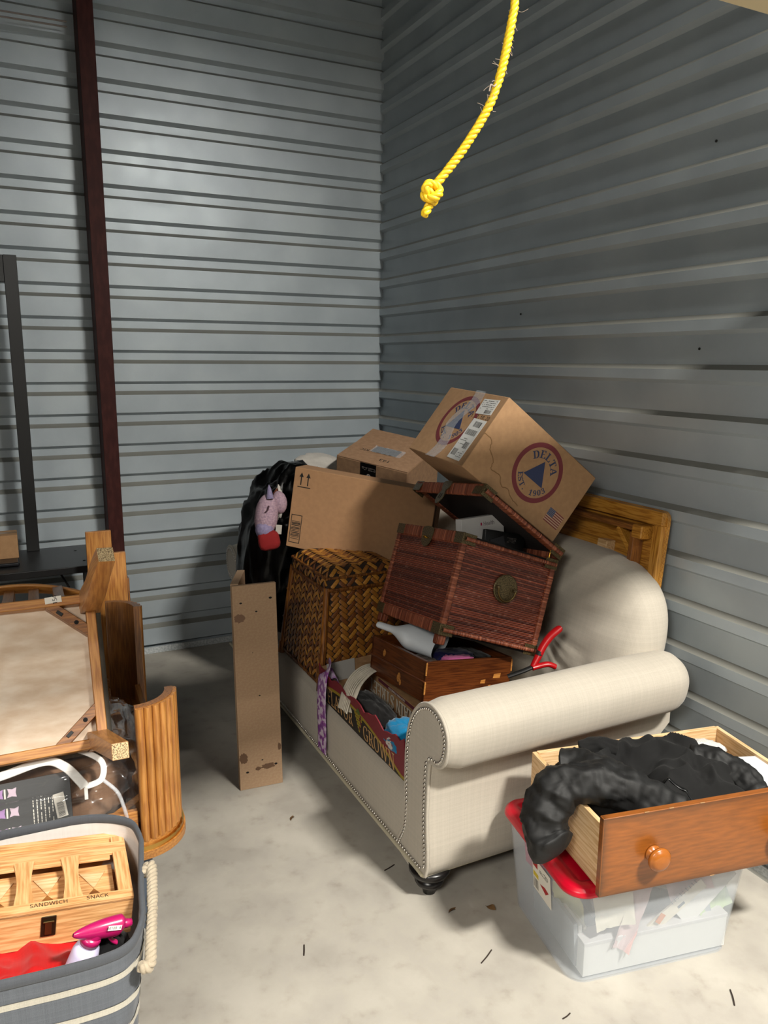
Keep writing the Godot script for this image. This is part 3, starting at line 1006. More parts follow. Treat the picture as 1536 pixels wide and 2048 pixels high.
func clear_bag() -> void:
	# brown comforter and its printed card inside a clear zipped bag
	var nz := noise(77, 2.0, 4)
	var nr := noise(78, 2.6, 3, FastNoiseLite.TYPE_SIMPLEX_SMOOTH, true)
	var brown := cloth("brown comforter", Color(0.47, 0.36, 0.28), 0.08, 6.0)
	var cf := mb().blob(at(Vector3(-0.05, 0.445, -2.27)), Vector3(0.31, 0.115, 0.23), func(d): return 0.10 * nz.get_noise_3dv(d * 1.2) + 0.05 * nr.get_noise_3dv(d), 64, 40, 0.6)
	solo("comforter", cf, brown, "folded brown comforter inside the clear zipped bag", "comforter")
	var card := thing("printed_card", "black printed card with lavender pillow pictures inside the clear zipped bag", "card", tf(Vector3(-0.035, 0.487, -1.995), Vector3(1, 0.02, 0.06), Vector3(0.0, 0.83, -0.55)))
	part("card_sheet", mb().box(at(Vector3(0, 0, 0)), Vector3(0.25, 0.17, 0.003), 0.001), plain("black card", Color(0.055, 0.055, 0.06), 0.4), card)
	var lav := plain("lavender print", Color(0.62, 0.47, 0.68), 0.5)
	var lil := plain("lilac print", Color(0.74, 0.66, 0.72), 0.5)
	var wht := plain("white print", Color(0.82, 0.8, 0.76), 0.5)
	var pc := mb()
	var pl := mb()
	var pw := mb()
	for r in 3:
		var y := 0.058 - 0.047 * r
		var x := -0.028 + 0.003 * r
		pw.box(at(Vector3(x - 0.03, y, 0.0018)), Vector3(0.004, 0.024, 0.0006), 0.0001)
		pw.box(at(Vector3(x + 0.0, y, 0.0018)), Vector3(0.004, 0.024, 0.0006), 0.0001)
		pc = mb()
		pl = mb()
		pc.prism(at(Vector3(x - 0.026, y - 0.012, 0.0015)), PackedVector2Array([Vector2(0, 0.002), Vector2(0.004, 0.012), Vector2(0.001, 0.024), Vector2(0.012, 0.021), Vector2(0.022, 0.024), Vector2(0.020, 0.012), Vector2(0.022, 0.001), Vector2(0.011, 0.004)]), 0.0006)
		pl.prism(at(Vector3(x + 0.005, y - 0.012, 0.0015)), PackedVector2Array([Vector2(0, 0.002), Vector2(0.004, 0.012), Vector2(0.001, 0.024), Vector2(0.012, 0.021), Vector2(0.022, 0.024), Vector2(0.020, 0.012), Vector2(0.022, 0.001), Vector2(0.011, 0.004)]), 0.0006)
		part("pillow_print", pc, lav, card)
		part("pillow_print", pl, lil, card)
	var rg := RandomNumberGenerator.new()
	rg.seed = 5
	for col in 11:
		var x := -0.118 + 0.0105 * col if col < 5 else 0.035 + 0.009 * (col - 5)
		var y := 0.03
		while y > -0.08:
			var l := rg.randf_range(0.002, 0.008)
			if rg.randf() < 0.8:
				pw.box(at(Vector3(x, y - l / 2, 0.0018)), Vector3(0.0022, l, 0.0006), 0.0001)
			y -= l + 0.0016
	stuff(part("text_print", pw, wht, card))
	var bc := part("barcode_sticker", mb().box(Transform3D(Basis(Vector3.BACK, 0.13), Vector3(0.098, 0.005, 0.0022)), Vector3(0.026, 0.06, 0.0008), 0.0002), plain("paper", Color(0.86, 0.84, 0.8), 0.8), card)
	var bars := mb()
	for k in 16:
		bars.box(Transform3D(Basis(Vector3.BACK, 0.13), Basis(Vector3.BACK, 0.13) * Vector3(0, 0, 0) + Vector3(0.0985, 0.0, 0.0028)) * at(Vector3(0, -0.021 + 0.0022 * k, 0)), Vector3(0.016, 0.0006 + 0.0007 * rg.randf(), 0.0004), 0.00005)
	stuff(part("barcode", bars, plain("ink", Color(0.08, 0.08, 0.08), 0.8), bc))
	# the film, crumpled, with white zip tape
	var fm := film("clear vinyl", 0.012, 0.06)
	var nf := noise(90, 3.2, 3, FastNoiseLite.TYPE_SIMPLEX_SMOOTH, true)
	var ng := noise(91, 9.0, 2, FastNoiseLite.TYPE_SIMPLEX_SMOOTH, true)
	var bag := thing("zip_bag", "clear vinyl zipped bag with white zip tape, holding a brown comforter", "bag")
	part("bag_film", mb().blob(at(Vector3(-0.04, 0.455, -2.25)), Vector3(0.345, 0.135, 0.285), func(d): return 0.09 * nf.get_noise_3dv(d * 0.8) + 0.022 * ng.get_noise_3dv(d), 96, 60, 0.55), fm, bag)
	var tape := plain("zip tape", Color(0.86, 0.85, 0.83), 0.4)
	var path := spline([Vector3(-0.25, 0.565, -2.07), Vector3(-0.09, 0.575, -2.045), Vector3(0.03, 0.592, -2.05), Vector3(0.08, 0.582, -2.02), Vector3(0.115, 0.548, -1.985), Vector3(0.122, 0.535, -1.98)], 8)
	part("zip_tape", ribbon(path, 0.024, 0.002, Vector3(0, 0.75, 0.66)), tape, bag)
	var p2 := spline([Vector3(0.122, 0.535, -1.98), Vector3(0.165, 0.542, -1.99), Vector3(0.168, 0.575, -2.03), Vector3(0.10, 0.60, -2.08), Vector3(0.04, 0.60, -2.09)], 8)
	part("zip_tape", ribbon(p2, 0.016, 0.002, Vector3(0, 0.7, 0.7)), tape, bag)
	var p3 := spline([Vector3(0.165, 0.542, -1.99), Vector3(0.2, 0.50, -1.985), Vector3(0.215, 0.45, -1.99), Vector3(0.222, 0.415, -1.992)], 6)
	part("piping", mb().tube(p3, 0.005, 8), film("clear cord", 0.35, 0.1), bag)
	part("zip_pull", mb().box(tf(Vector3(0.124, 0.522, -1.968), Vector3(1, 0, 0.1), Vector3(0.1, 1, -0.2)), Vector3(0.009, 0.03, 0.003), 0.001), tape, bag)

# flat band of given width along a path; up is the direction it faces
func ribbon(p: PackedVector3Array, width: float, thick: float, face: Vector3) -> Mb:
	var m := mb()
	var n := p.size()
	return m.grid(func(u, v):
		var k := mini(int(round(u * (n - 1))), n - 1)
		var d := (p[mini(k + 1, n - 1)] - p[maxi(k - 1, 0)]).normalized()
		var s := d.cross(face).normalized()
		var f := s.cross(d)
		var a: float = v * TAU
		return p[k] + s * cos(a) * width / 2 + f * sin(a) * thick, n - 1, 10, false, true)

func hamper() -> void:
	var grey := cloth("grey canvas", Color(0.36, 0.375, 0.40), 0.1, 6.0)
	var cream := cloth("cream stripe", Color(0.70, 0.68, 0.63), 0.08, 6.0)
	var lining := cloth("white lining", Color(0.80, 0.78, 0.76), 0.05, 6.0)
	var c := Vector3(-0.09, 0, -1.50)
	var root := thing("laundry_hamper", "grey canvas hamper with cream stripes, white lining and rope handle", "hamper", Transform3D(Basis(Vector3.UP, -0.16), c))
	var nz := noise(12, 1.6, 3)
	var shape := func(u: float, y: float, inset: float) -> Vector3:
		var a: float = -u * TAU
		var k: float = y / 0.6
		var hx: float = lerpf(0.225, 0.278, k) - inset
		var hz: float = (lerpf(0.15, 0.168, k) if sin(-u * TAU) > 0.0 else lerpf(0.155, 0.21, k)) - inset
		var ca := cos(a)
		var sa := sin(a)
		var q := Vector2(signf(ca) * pow(absf(ca), 0.3) * hx, signf(sa) * pow(absf(sa), 0.3) * hz)
		var wob: float = (0.010 * nz.get_noise_2d(q.x * 4.0, y * 3.0 + q.y * 4.0)) * (1.0 - 0.4 * k)
		var rim: float = 0.585 + 0.022 * (-q.y / 0.19) + 0.012 * sin(q.x * 9.0) * (1.0 if q.y < 0.0 else 0.3)
		return Vector3(q.x + wob, y / 0.6 * rim, q.y * (1.0 + wob) + (0.008 if q.y > 0.0 else -0.02) * k * (1.0 - pow(q.x / 0.26, 2.0)))
	var band := func(called: String, y0: float, y1: float, m: Material, inset: float) -> void:
		part(called, mb().grid(func(u, v): return shape.call(u, lerpf(y0, y1, v), inset), 72, maxi(2, int((y1 - y0) / 0.03)), true), m, root)
	var edges := [0.6]
	var y := 0.552
	while y > 0.05:
		edges.append(y)
		edges.append(y - 0.0135)
		y -= 0.066
	edges.append(0.0)
	for k in edges.size() - 1:
		band.call("stripe" if k % 2 == 1 else "canvas", edges[k + 1], edges[k], cream if k % 2 == 1 else grey, -0.0012 if k % 2 == 1 else 0.0)
	part("lining", mb().grid(func(u, v): return shape.call(u, lerpf(0.6, 0.06, v), 0.004), 72, 10, true), lining, root)
	part("rim_binding", mb().grid(func(u, v):
		var a: float = v * TAU
		var p: Vector3 = shape.call(u, 0.594, 0.002)
		var o := Vector3(p.x, 0, p.z).normalized()
		return p + o * cos(a) * 0.006 + Vector3.UP * sin(a) * 0.011, 72, 10, true, true), cloth("grey binding", Color(0.30, 0.31, 0.33), 0.06, 6.0), root)
	part("bottom", mb().grid(func(u, v): return shape.call(u, 0.0, 0.0) * Vector3(v, 1, v), 48, 2, true), grey, root)
	# rope handle
	var rp := spline([Vector3(0.278, 0.585, -0.03), Vector3(0.294, 0.595, -0.04), Vector3(0.295, 0.572, 0.03), Vector3(0.292, 0.560, 0.09), Vector3(0.290, 0.545, 0.13), Vector3(0.286, 0.525, 0.155), Vector3(0.270, 0.53, 0.158)], 10)
	for k in 3:
		part("rope_handle", twist(rp, 0.0062, 0.0055, 38.0, k / 3.0), cloth("cotton rope", Color(0.66, 0.61, 0.53), 0.1, 12.0), root)
	# red clothes in it
	var red := cloth("red cloth", Color(0.66, 0.05, 0.05), 0.06, 8.0, 0.8)
	var nf := noise(51, 7.0, 3, FastNoiseLite.TYPE_SIMPLEX_SMOOTH, true)
	solo("red_cloth", mb().grid(func(u, v):
		var x: float = lerpf(-0.29, 0.10, u)
		var z: float = lerpf(-1.345 - 0.03 * (1 - u), -1.63, v)
		var edge := minf(minf(u, 1 - u), minf(v, 1 - v))
		return Vector3(x, 0.495 + 0.024 * nf.get_noise_2d(x * 0.7, z * 0.5) - 0.03 * (1 - clampf(edge * 8, 0, 1)) + 0.035 * (1.0 - v) * (1 - u), z), 50, 40), red, "bright red clothes heaped inside the striped hamper", "clothes")
	solo("dark_cloth", mb().blob(at(Vector3(0.10, 0.515, -1.39)), Vector3(0.04, 0.03, 0.035), func(d): return 0.3 * nf.get_noise_3dv(d * 0.3), 24, 16), cloth("black cloth", Color(0.03, 0.03, 0.035), 0.1, 8.0), "small black garment tucked beside the red clothes in the hamper", "clothes")
	bag_organizer()
	spray_bottle()

# one strand of a twisted rope
func twist(p: PackedVector3Array, off: float, rad: float, turns: float, phase: float) -> Mb:
	var out := PackedVector3Array()
	var len := 0.0
	var n := p.size()
	var up := Vector3.UP
	var d0 := (p[1] - p[0]).normalized()
	if absf(d0.dot(up)) > 0.9:
		up = Vector3.RIGHT
	var side := d0.cross(up).normalized()
	for k in n - 1:
		var seg := (p[k + 1] - p[k]).length()
		var m := maxi(1, int(seg * turns * 8))
		var d := (p[mini(k + 2, n - 1)] - p[k]).normalized()
		side = (side - d * side.dot(d)).normalized()
		for s in m:
			var f := float(s) / m
			var a := ((len + seg * f) * turns + phase) * TAU
			out.append(p[k].lerp(p[k + 1], f) + (side * cos(a) + d.cross(side) * sin(a)) * off)
		len += seg
	out.append(p[n - 1])
	return mb().tube(out, rad, 7)

func bag_organizer() -> void:
	# rotated box: width .36, height .085, depth .215
	var x := Transform3D(Basis(Vector3(0.992, -0.124, 0.031), Vector3(0.122, 0.99, 0.07), Vector3(-0.039, -0.066, 0.997)).orthonormalized(), Vector3(-0.008, 0.549, -1.575))
	var root := thing("bag_organizer", "light bamboo bag organizer box with cut windows, lying on the striped hamper", "organizer box", x)
	var bx := wood("bamboo", 0, 0.5)
	var bz := wood("bamboo", 2, 0.5)
	var hx := 0.1755
	var hz := 0.1065
	var top := 0.043
	# base tray
	part("body", mb().box(at(Vector3(0, -0.005, hz - 0.005)), Vector3(0.351, 0.076, 0.010), 0.0015).box(at(Vector3(0, -0.005, -hz + 0.005)), Vector3(0.351, 0.076, 0.010), 0.0015).box(at(Vector3(0, -0.040, 0)), Vector3(0.34, 0.006, 0.20), 0.001), bx, root)
	part("side", mb().box(at(Vector3(hx - 0.005, -0.005, 0)), Vector3(0.010, 0.076, 0.1935), 0.0015), bz, root)
	part("side", mb().box(at(Vector3(-hx + 0.005, -0.005, 0)), Vector3(0.010, 0.076, 0.1935), 0.0015), bz, root)
	# lid with five slots and windows
	var lid := part("lid", mb().box(at(Vector3(0, top - 0.004, hz - 0.011)), Vector3(0.351, 0.008, 0.022), 0.001).box(at(Vector3(0, top - 0.004, -hz + 0.008)), Vector3(0.351, 0.008, 0.016), 0.001), bx, root)
	part("lid_bar", mb().box(at(Vector3(0, top - 0.004, -0.055)), Vector3(0.351, 0.0075, 0.036), 0.001), bx, lid)
	part("slot_floor", mb().box(at(Vector3(0, top - 0.010, -0.082)), Vector3(0.33, 0.004, 0.024), 0.001), bx, lid)
	part("lid_end", mb().box(at(Vector3(hx - 0.014, top - 0.0045, 0.0)), Vector3(0.028, 0.0078, 0.208), 0.001), bz, lid)
	part("lid_end", mb().box(at(Vector3(-hx + 0.014, top - 0.0045, 0.0)), Vector3(0.028, 0.0078, 0.208), 0.001), bz, lid)
	# spacing bars between windows, with hollowed edges
	for k in 3:
		var px := 0.063 - 0.088 * k
		var poly := PackedVector2Array()
		for s in 9:
			var t := float(s) / 8
			poly.append(Vector2(0.013 + 0.006 * (1 - sin(t * PI)), lerpf(-0.092, 0.04, t)))
		for s in 9:
			var t := 1.0 - float(s) / 8
			poly.append(Vector2(-0.013 - 0.006 * (1 - sin(t * PI)), lerpf(-0.092, 0.04, t)))
		part("divider", mb().prism(Transform3D(Basis(Vector3.RIGHT, Vector3.FORWARD, Vector3.UP), Vector3(px, top - 0.0082, 0)), poly, 0.008), bz, lid)
	# folded wooden rollers seen in the windows
	for k in 4:
		var px := 0.107 - 0.088 * k
		part("compartment_floor", mb().box(at(Vector3(px, 0.010, 0.025)), Vector3(0.08, 0.004, 0.13), 0.001), bx, root)
		part("slot_lip", mb().box(at(Vector3(px, top - 0.007, -0.03)), Vector3(0.07, 0.006, 0.012), 0.0015), bx, lid)
		var up := Basis(Vector3.RIGHT, Vector3.FORWARD, Vector3.UP)
		part("roll_flap", mb().prism(Transform3D(up, Vector3(px, 0.0125, 0.032)), PackedVector2Array([Vector2(-0.026, 0.05), Vector2(0, 0.0), Vector2(0.026, 0.05)]), 0.002), wood("maple", 0), root)
		part("roll_opening", mb().prism(Transform3D(up, Vector3(px, 0.0122, 0.032)), PackedVector2Array([Vector2(-0.024, -0.034), Vector2(-0.024, -0.055), Vector2(0.024, -0.055), Vector2(0.024, -0.034), Vector2(0, 0)]), 0.001), wood("oakdark", 0), root)
	var ink := plain("burnt lettering", Color(0.20, 0.12, 0.06), 0.8)
	var flat := Basis(Vector3.RIGHT, -PI / 2)
	part("lettering", mb().text(Transform3D(flat, Vector3(0.107, top + 0.0002, hz - 0.012)), "SNACK", 0.0135, 0.0005, "Droid Sans"), ink, lid)
	part("lettering", mb().text(Transform3D(flat, Vector3(0.019, top + 0.0002, hz - 0.012)), "SANDWICH", 0.0135, 0.0005, "Droid Sans"), ink, lid)
	# latch
	var br := plain("antique brass", Color(0.22, 0.19, 0.13), 0.4, 0.8)
	var la := part("latch", mb().box(at(Vector3(0.02, 0.004, hz + 0.0015)), Vector3(0.027, 0.044, 0.003), 0.0012), br, root)
	part("latch_tongue", mb().box(at(Vector3(0.02, 0.002, hz + 0.0045)), Vector3(0.013, 0.028, 0.004), 0.0015).box(at(Vector3(0.02, 0.016, hz + 0.005)), Vector3(0.02, 0.004, 0.004), 0.0012), plain("worn brass", Color(0.4, 0.33, 0.2), 0.35, 0.9), la)
	part("lid_seam", mb().box(at(Vector3(0, 0.0335, hz + 0.0001)), Vector3(0.351, 0.0008, 0.0006), 0.0001), plain("seam", Color(0.4, 0.26, 0.14), 0.8), root)

func spray_bottle() -> void:
	var x := Transform3D(Basis(Vector3.UP, 0.10) * Basis(Vector3.RIGHT, 0.22) * Basis(Vector3.BACK, -0.36).scaled(Vector3.ONE * 0.80), Vector3(0.072, 0.560, -1.362))
	var root := thing("spray_bottle", "clear spray bottle with a magenta trigger head, poking out of the hamper", "spray bottle", x)
	var pink := plain("magenta plastic", Color(0.66, 0.05, 0.34), 0.22)
	pink.clearcoat_enabled = true
	pink.clearcoat = 0.5
	part("bottle", mb().lathe(at(Vector3(0, -0.10, 0)), [Vector2(0, 0), Vector2(0.028, 0.003), Vector2(0.031, 0.015), Vector2(0.031, 0.078), Vector2(0.027, 0.092), Vector2(0.019, 0.102), Vector2(0.017, 0.11)], 28), plain("milky plastic", Color(0.82, 0.80, 0.92), 0.35), root)
	part("collar", mb().lathe(at(Vector3(0, 0.004, 0)), [Vector2(0.0, 0), Vector2(0.022, 0.0), Vector2(0.0225, 0.012), Vector2(0.0205, 0.02), Vector2(0.0, 0.021)], 28), pink, root)
	# head: rounded teardrop that narrows to the tail on the left
	part("trigger_head", mb().grid(func(u, v):
		var a: float = -v * TAU
		var t: float = u
		var half: float = 0.0285 * pow(sin(clampf(t * 0.86 + 0.02, 0, 1) * PI * 0.62), 0.55) if t < 0.94 else 0.027 * (1.0 - (t - 0.94) * 5.0)
		var px: float = lerpf(-0.047, 0.062, t)
		var cy: float = 0.034 + 0.017 * t - 0.004 * (1 - t)
		return Vector3(px, cy + sin(a) * half * (0.86 if sin(a) > 0 else 0.95), cos(a) * half * 0.72), 28, 24, false, true), pink, root)
	part("neck", mb().lathe(Transform3D(Basis(Vector3.BACK, -0.15), Vector3(0.004, 0.02, 0)), [Vector2(0.0175, 0), Vector2(0.018, 0.012), Vector2(0.014, 0.03)], 20), pink, root)
	part("nozzle", mb().lathe(Transform3D(Basis(Vector3.BACK, -PI / 2 + 0.12), Vector3(0.058, 0.05, 0)), [Vector2(0, 0), Vector2(0.011, 0), Vector2(0.0105, 0.014), Vector2(0.009, 0.018), Vector2(0.0085, 0.024), Vector2(0, 0.024)], 16), pink, root)
	part("trigger", ribbon(spline([Vector3(0.034, 0.034, 0), Vector3(0.041, 0.018, 0), Vector3(0.054, 0.004, 0), Vector3(0.066, -0.003, 0)], 5), 0.014, 0.0045, Vector3(0.7, 0.7, 0)), pink, root)
	var st := part("price_sticker", mb().box(Transform3D(Basis(Vector3.RIGHT, -0.35), Vector3(0.034, 0.061, 0.0205)), Vector3(0.032, 0.011, 0.0008), 0.0003), plain("paper", Color(0.86, 0.84, 0.8), 0.8), root)
	part("sticker_print", mb().text(Transform3D(Basis(Vector3.RIGHT, -0.35), Vector3(0.034, 0.0612, 0.0211)), "04108 A:", 0.008, 0.0003, "Droid Sans Mono"), plain("ink", Color(0.08, 0.08, 0.08), 0.8), st)

# ---------------------------------------------------------------- what is piled on the sofa
func sofa_load() -> void:
	trash_bag()
	bamboo_basket()
	cartons()
	wicker_trunk()
	drawer_box()
	fruit_tray()
	wall_table()
	mdf_boards()

func bars(m: Mb, x: Transform3D, w: float, h: float, sd: int, step := 0.0022, duty := 0.35) -> Mb:
	var r := RandomNumberGenerator.new()
	r.seed = sd
	var p := -w / 2
	while p < w / 2 - step:
		var t := step * duty * r.randf_range(0.5, 1.4)
		m.box(x * at(Vector3(p + t / 2, 0, 0)), Vector3(t, h, 0.0004), 0.00005)
		p += step * r.randf_range(0.8, 1.4)
	return m

func lines(m: Mb, x: Transform3D, w: float, h: float, rows: int, sd: int, thick := 0.0016) -> Mb:
	var r := RandomNumberGenerator.new()
	r.seed = sd
	for k in rows:
		var y := h / 2 - h * (k + 0.5) / rows
		var p := -w / 2
		while p < w / 2 - 0.004:
			var l := minf(r.randf_range(0.003, 0.011), w / 2 - p)
			if r.randf() < 0.75:
				m.box(x * at(Vector3(p + l / 2, y, 0)), Vector3(l, thick, 0.0004), 0.00005)
			p += l + 0.0025
	return m

func ring(x: Transform3D, r0: float, r1: float, depth := 0.0005, segs := 72) -> Mb:
	return mb().grid(func(u, v):
		var a: float = u * TAU
		var q: Vector2 = [Vector2(r0, 0), Vector2(r1, 0), Vector2(r1, depth), Vector2(r0, depth)][int(round(v * 4)) % 4]
		return x * Vector3(cos(a) * q.x, sin(a) * q.x, q.y), segs, 4, true, true)

# letters standing along a circle; mid is the angle of the middle of the word
func arc_text(x: Transform3D, s: String, rad: float, mid: float, step: float, size: float, inside := false) -> Mb:
	var m := mb()
	for k in s.length():
		var a: float = mid - step * (k - (s.length() - 1) / 2.0) if not inside else mid + step * (k - (s.length() - 1) / 2.0)
		var b := Basis(Vector3.BACK, a - PI / 2 if not inside else a + PI / 2)
		m.text(x * Transform3D(b, Vector3(cos(a) * rad, sin(a) * rad, 0)), s[k], size, 0.0006, "Droid Serif", true)
	return m

func carton_logo(x: Transform3D, rad: float, parent: Node3D, faded := false) -> void:
	var red := plain("logo red", Color("6e2a31"), 0.7)
	var blue := plain("logo blue", Color("2b3557"), 0.7)
	part("logo_ring", ring(x, rad * 0.84, rad), red, parent)
	part("logo_triangle", mb().prism(x, PackedVector2Array([Vector2(-0.47, -0.30) * rad, Vector2(0.47, -0.30) * rad, Vector2(0, 0.44) * rad]), 0.0006), blue, parent)
	stuff(part("lettering", arc_text(x, "DELTA", rad * 0.62, PI / 2 - 0.05, 0.43, rad * 0.36), blue, parent))
	stuff(part("lettering", arc_text(x, "EST. 1903", rad * 0.67, -PI / 2 + 0.05, 0.25, rad * 0.27, true), blue, parent))

func cartons() -> void:
	var cb := cardboard()
	var edge := plain("carton edge", Color("6f5338"), 0.9)
	var ink := plain("carton ink", Color(0.09, 0.08, 0.07), 0.8)
	var paper := plain("label paper", Color(0.80, 0.80, 0.79), 0.6)
	var tape := film("clear tape", 0.2, 0.12)
	# moving carton with the round emblem, on the trunk's raised lid
	var x := Transform3D(Basis(Vector3(0.800, -0.600, -0.011), Vector3(0.599, 0.799, 0.057), Vector3(-0.024, -0.052, 0.998)).orthonormalized(), Vector3(1.660, 1.243, -2.397))
	var d := thing("moving_carton", "brown carton with a red ring, blue triangle and DELTA printed on it", "carton", x)
	var w := Vector3(0.50, 0.285, 0.40)
	part("carton_body", mb().box(at(Vector3.ZERO), w, 0.004), cardboard("delta board", Color("9c7957"), Color("a5815d")), d)
	part("flap_seam", mb().box(at(Vector3(-w.x / 2 + 0.09, w.y / 2 - 0.0002, 0)), Vector3(0.002, 0.001, w.z), 0.0002), edge, d)
	carton_logo(Transform3D(Basis.IDENTITY, Vector3(0.020, 0.012, w.z / 2 + 0.0002)), 0.108, d)
	# flag at the lower right of that face
	var fx := Transform3D(Basis.IDENTITY, Vector3(0.190, -0.075, w.z / 2 + 0.0002))
	var fl := part("printed_flag", mb().box(fx, Vector3(0.078, 0.052, 0.0003), 0.0001), plain("flag ground", Color("b49a80"), 0.7), d)
	for k in 7:
		part("stripe", mb().box(fx * at(Vector3(0, 0.024 - 0.008 * k, 0.0003)), Vector3(0.078, 0.004, 0.0004), 0.0001), plain("flag red", Color("732f31"), 0.7), fl)
	part("canton", mb().box(fx * at(Vector3(-0.0235, 0.012, 0.0006)), Vector3(0.031, 0.028, 0.0004), 0.0001), plain("flag blue", Color("3c4460"), 0.7), fl)
	var st := mb()
	for r in 5:
		for c in 6:
			st.box(fx * at(Vector3(-0.036 + 0.005 * c, 0.002 + 0.005 * r, 0.0009)), Vector3(0.0017, 0.0017, 0.0002), 0.0001)
	stuff(part("stars", st, plain("flag white", Color("a9a6a4"), 0.7), fl))
	# water mark across the corner of that face
	var wm := spline([Vector3(-0.25, -0.005, 0), Vector3(-0.215, -0.008, 0), Vector3(-0.195, -0.035, 0), Vector3(-0.160, -0.058, 0), Vector3(-0.148, -0.085, 0), Vector3(-0.105, -0.082, 0), Vector3(-0.080, -0.105, 0), Vector3(-0.045, -0.102, 0), Vector3(-0.01, -0.118, 0), Vector3(0.03, -0.125, 0)], 5)
	var nw := noise(2, 60.0, 2)
	for k in wm.size():
		wm[k] += Vector3(nw.get_noise_1d(k * 1.0), nw.get_noise_1d(k * 1.0 + 77), 0) * 0.004 + Vector3(0, 0, w.z / 2 + 0.0001)
	part("water_stain", ribbon(wm, 0.0035, 0.0004, Vector3.BACK), plain("stain", Color("7c5c3a"), 0.9), d)
	# left face: faded emblem under tape, two labels
	var lf := Transform3D(Basis(Vector3.BACK, Vector3.UP, Vector3.LEFT), Vector3(-w.x / 2 - 0.0002, 0, 0))
	carton_logo(lf * at(Vector3(-0.005, 0.015, 0)), 0.105, d)
	var nt := noise(8, 9.0, 3, FastNoiseLite.TYPE_SIMPLEX_SMOOTH, true)
	part("clear_tape", mb().grid(func(u, v):
		var p := lf * Vector3(lerpf(-0.035, 0.03, u) + 0.02 * sin(v * 9.0) + 0.035 * (v - 0.5), lerpf(-0.145, 0.145, v), 0.003)
		return p + lf.basis.z * 0.003 * nt.get_noise_2d(u * 3.0, v * 9.0), 10, 70), tape, d)
	var l1 := part("address_label", mb().box(lf * Transform3D(Basis(Vector3.BACK, -0.03), Vector3(0.125, -0.045, 0.0004)), Vector3(0.085, 0.165, 0.0008), 0.0002), paper, d)
	var lx := lf * Transform3D(Basis(Vector3.BACK, -0.03), Vector3(0.125, -0.045, 0.0010))
	var pr := bars(mb(), lx * at(Vector3(0.005, 0.062, 0)), 0.045, 0.022, 1)
	bars(pr, lx * at(Vector3(0, 0.028, 0)), 0.065, 0.022, 2)
	bars(pr, lx * at(Vector3(0.02, -0.022, 0)), 0.03, 0.026, 3)
	bars(pr, lx * at(Vector3(-0.018, -0.055, 0)), 0.032, 0.026, 4)
	lines(pr, lx * at(Vector3(-0.015, -0.01, 0)), 0.04, 0.03, 4, 5)
	lines(pr, lx * at(Vector3(0.018, -0.058, 0)), 0.03, 0.03, 4, 6)
	stuff(part("label_print", pr, ink, l1))
	var l2 := part("address_label", mb().box(lf * Transform3D(Basis(Vector3.BACK, 0.05), Vector3(0.118, 0.09, 0.0004)), Vector3(0.095, 0.062, 0.0008), 0.0002), paper, d)
	var l2x := lf * Transform3D(Basis(Vector3.BACK, 0.05), Vector3(0.118, 0.09, 0.0010))
	var p2 := lines(mb(), l2x * at(Vector3(0, 0.008, 0)), 0.08, 0.04, 5, 8)
	bars(p2, l2x * at(Vector3(0.02, -0.02, 0)), 0.04, 0.014, 9)
	stuff(part("label_print", p2, ink, l2))
	part("pen_writing", mb().text(lf * at(Vector3(0.115, 0.047, 0.0002)), "1.22.10.20", 0.02, 0.0004, "Droid Sans Mono"), ink, d)
	# plain carton leaning on the basket
	var k := 1.06
	var c0 := Vector3(0, 1.61337, 0)
	var fo := c0 + (Vector3(1.319, 0.974, -2.877) - c0) * k
	var fb := Basis(Vector3(0.732, -0.125, 0.67), Vector3(0.128, 0.991, 0.044), Vector3(-0.669, 0.054, 0.741)).orthonormalized()
	var f := thing("flat_carton", "plain brown carton with two printed arrows, leaning on the bamboo basket", "carton", Transform3D(fb, fo))
	var fw := Vector3(0.641, 0.357, 0.127)
	part("carton_body", mb().box(at(Vector3.ZERO), fw, 0.003), cardboard("flat board", Color("9b7553"), Color("a27b57")), f)
	var bx := Vector3(-fw.x / 2 + 0.045, fw.y / 2 - 0.045, fw.z / 2 + 0.0003)
	part("arrow_print", mb().box(at(bx + Vector3(0.006, -0.038, 0)), Vector3(0.060, 0.004, 0.0004), 0.0001), ink, f)
	for s in [-1, 1]:
		var ar := mb().box(at(bx + Vector3(0.006 + s * 0.016, -0.012, 0)), Vector3(0.005, 0.036, 0.0004), 0.0001)
		part("arrow_print", ar.prism(at(bx + Vector3(0.006 + s * 0.016, 0.006, -0.0002)), PackedVector2Array([Vector2(-0.010, 0), Vector2(0.010, 0), Vector2(0, 0.02)]), 0.0004), ink, f)
	var qx := at(Vector3(-fw.x / 2 + 0.036, -fw.y / 2 + 0.085, fw.z / 2 + 0.0003))
	var bcm := bars(mb(), qx * Transform3D(Basis(Vector3.BACK, PI / 2), Vector3.ZERO), 0.09, 0.040, 31, 0.006, 0.5)
	for e in [[0, 0.062, 0.048, 0.003], [0, -0.062, 0.048, 0.003], [0.024, 0, 0.003, 0.127], [-0.024, 0, 0.003, 0.127]]:
		bcm.box(qx * at(Vector3(e[0], e[1], 0)), Vector3(e[2], e[3], 0.0004), 0.0001)
	stuff(part("barcode", bcm, ink, f))
	part("edge_seam", mb().box(at(Vector3(fw.x / 2 + 0.0002, 0, fw.z / 2 - 0.02)), Vector3(0.0006, fw.y, 0.03), 0.0002), edge, f)
	# taped carton at the back
	var ab := Basis(Vector3(0.621, -0.159, 0.768), Vector3(-0.097, 0.956, 0.276), Vector3(-0.778, -0.245, 0.578)).orthonormalized()
	var a := thing("taped_carton", "brown carton sealed with black printed tape, behind the plain arrow carton", "carton", Transform3D(ab, Vector3(1.678, 1.085, -3.371)))
	var aw := Vector3(0.369, 0.22, 0.377)
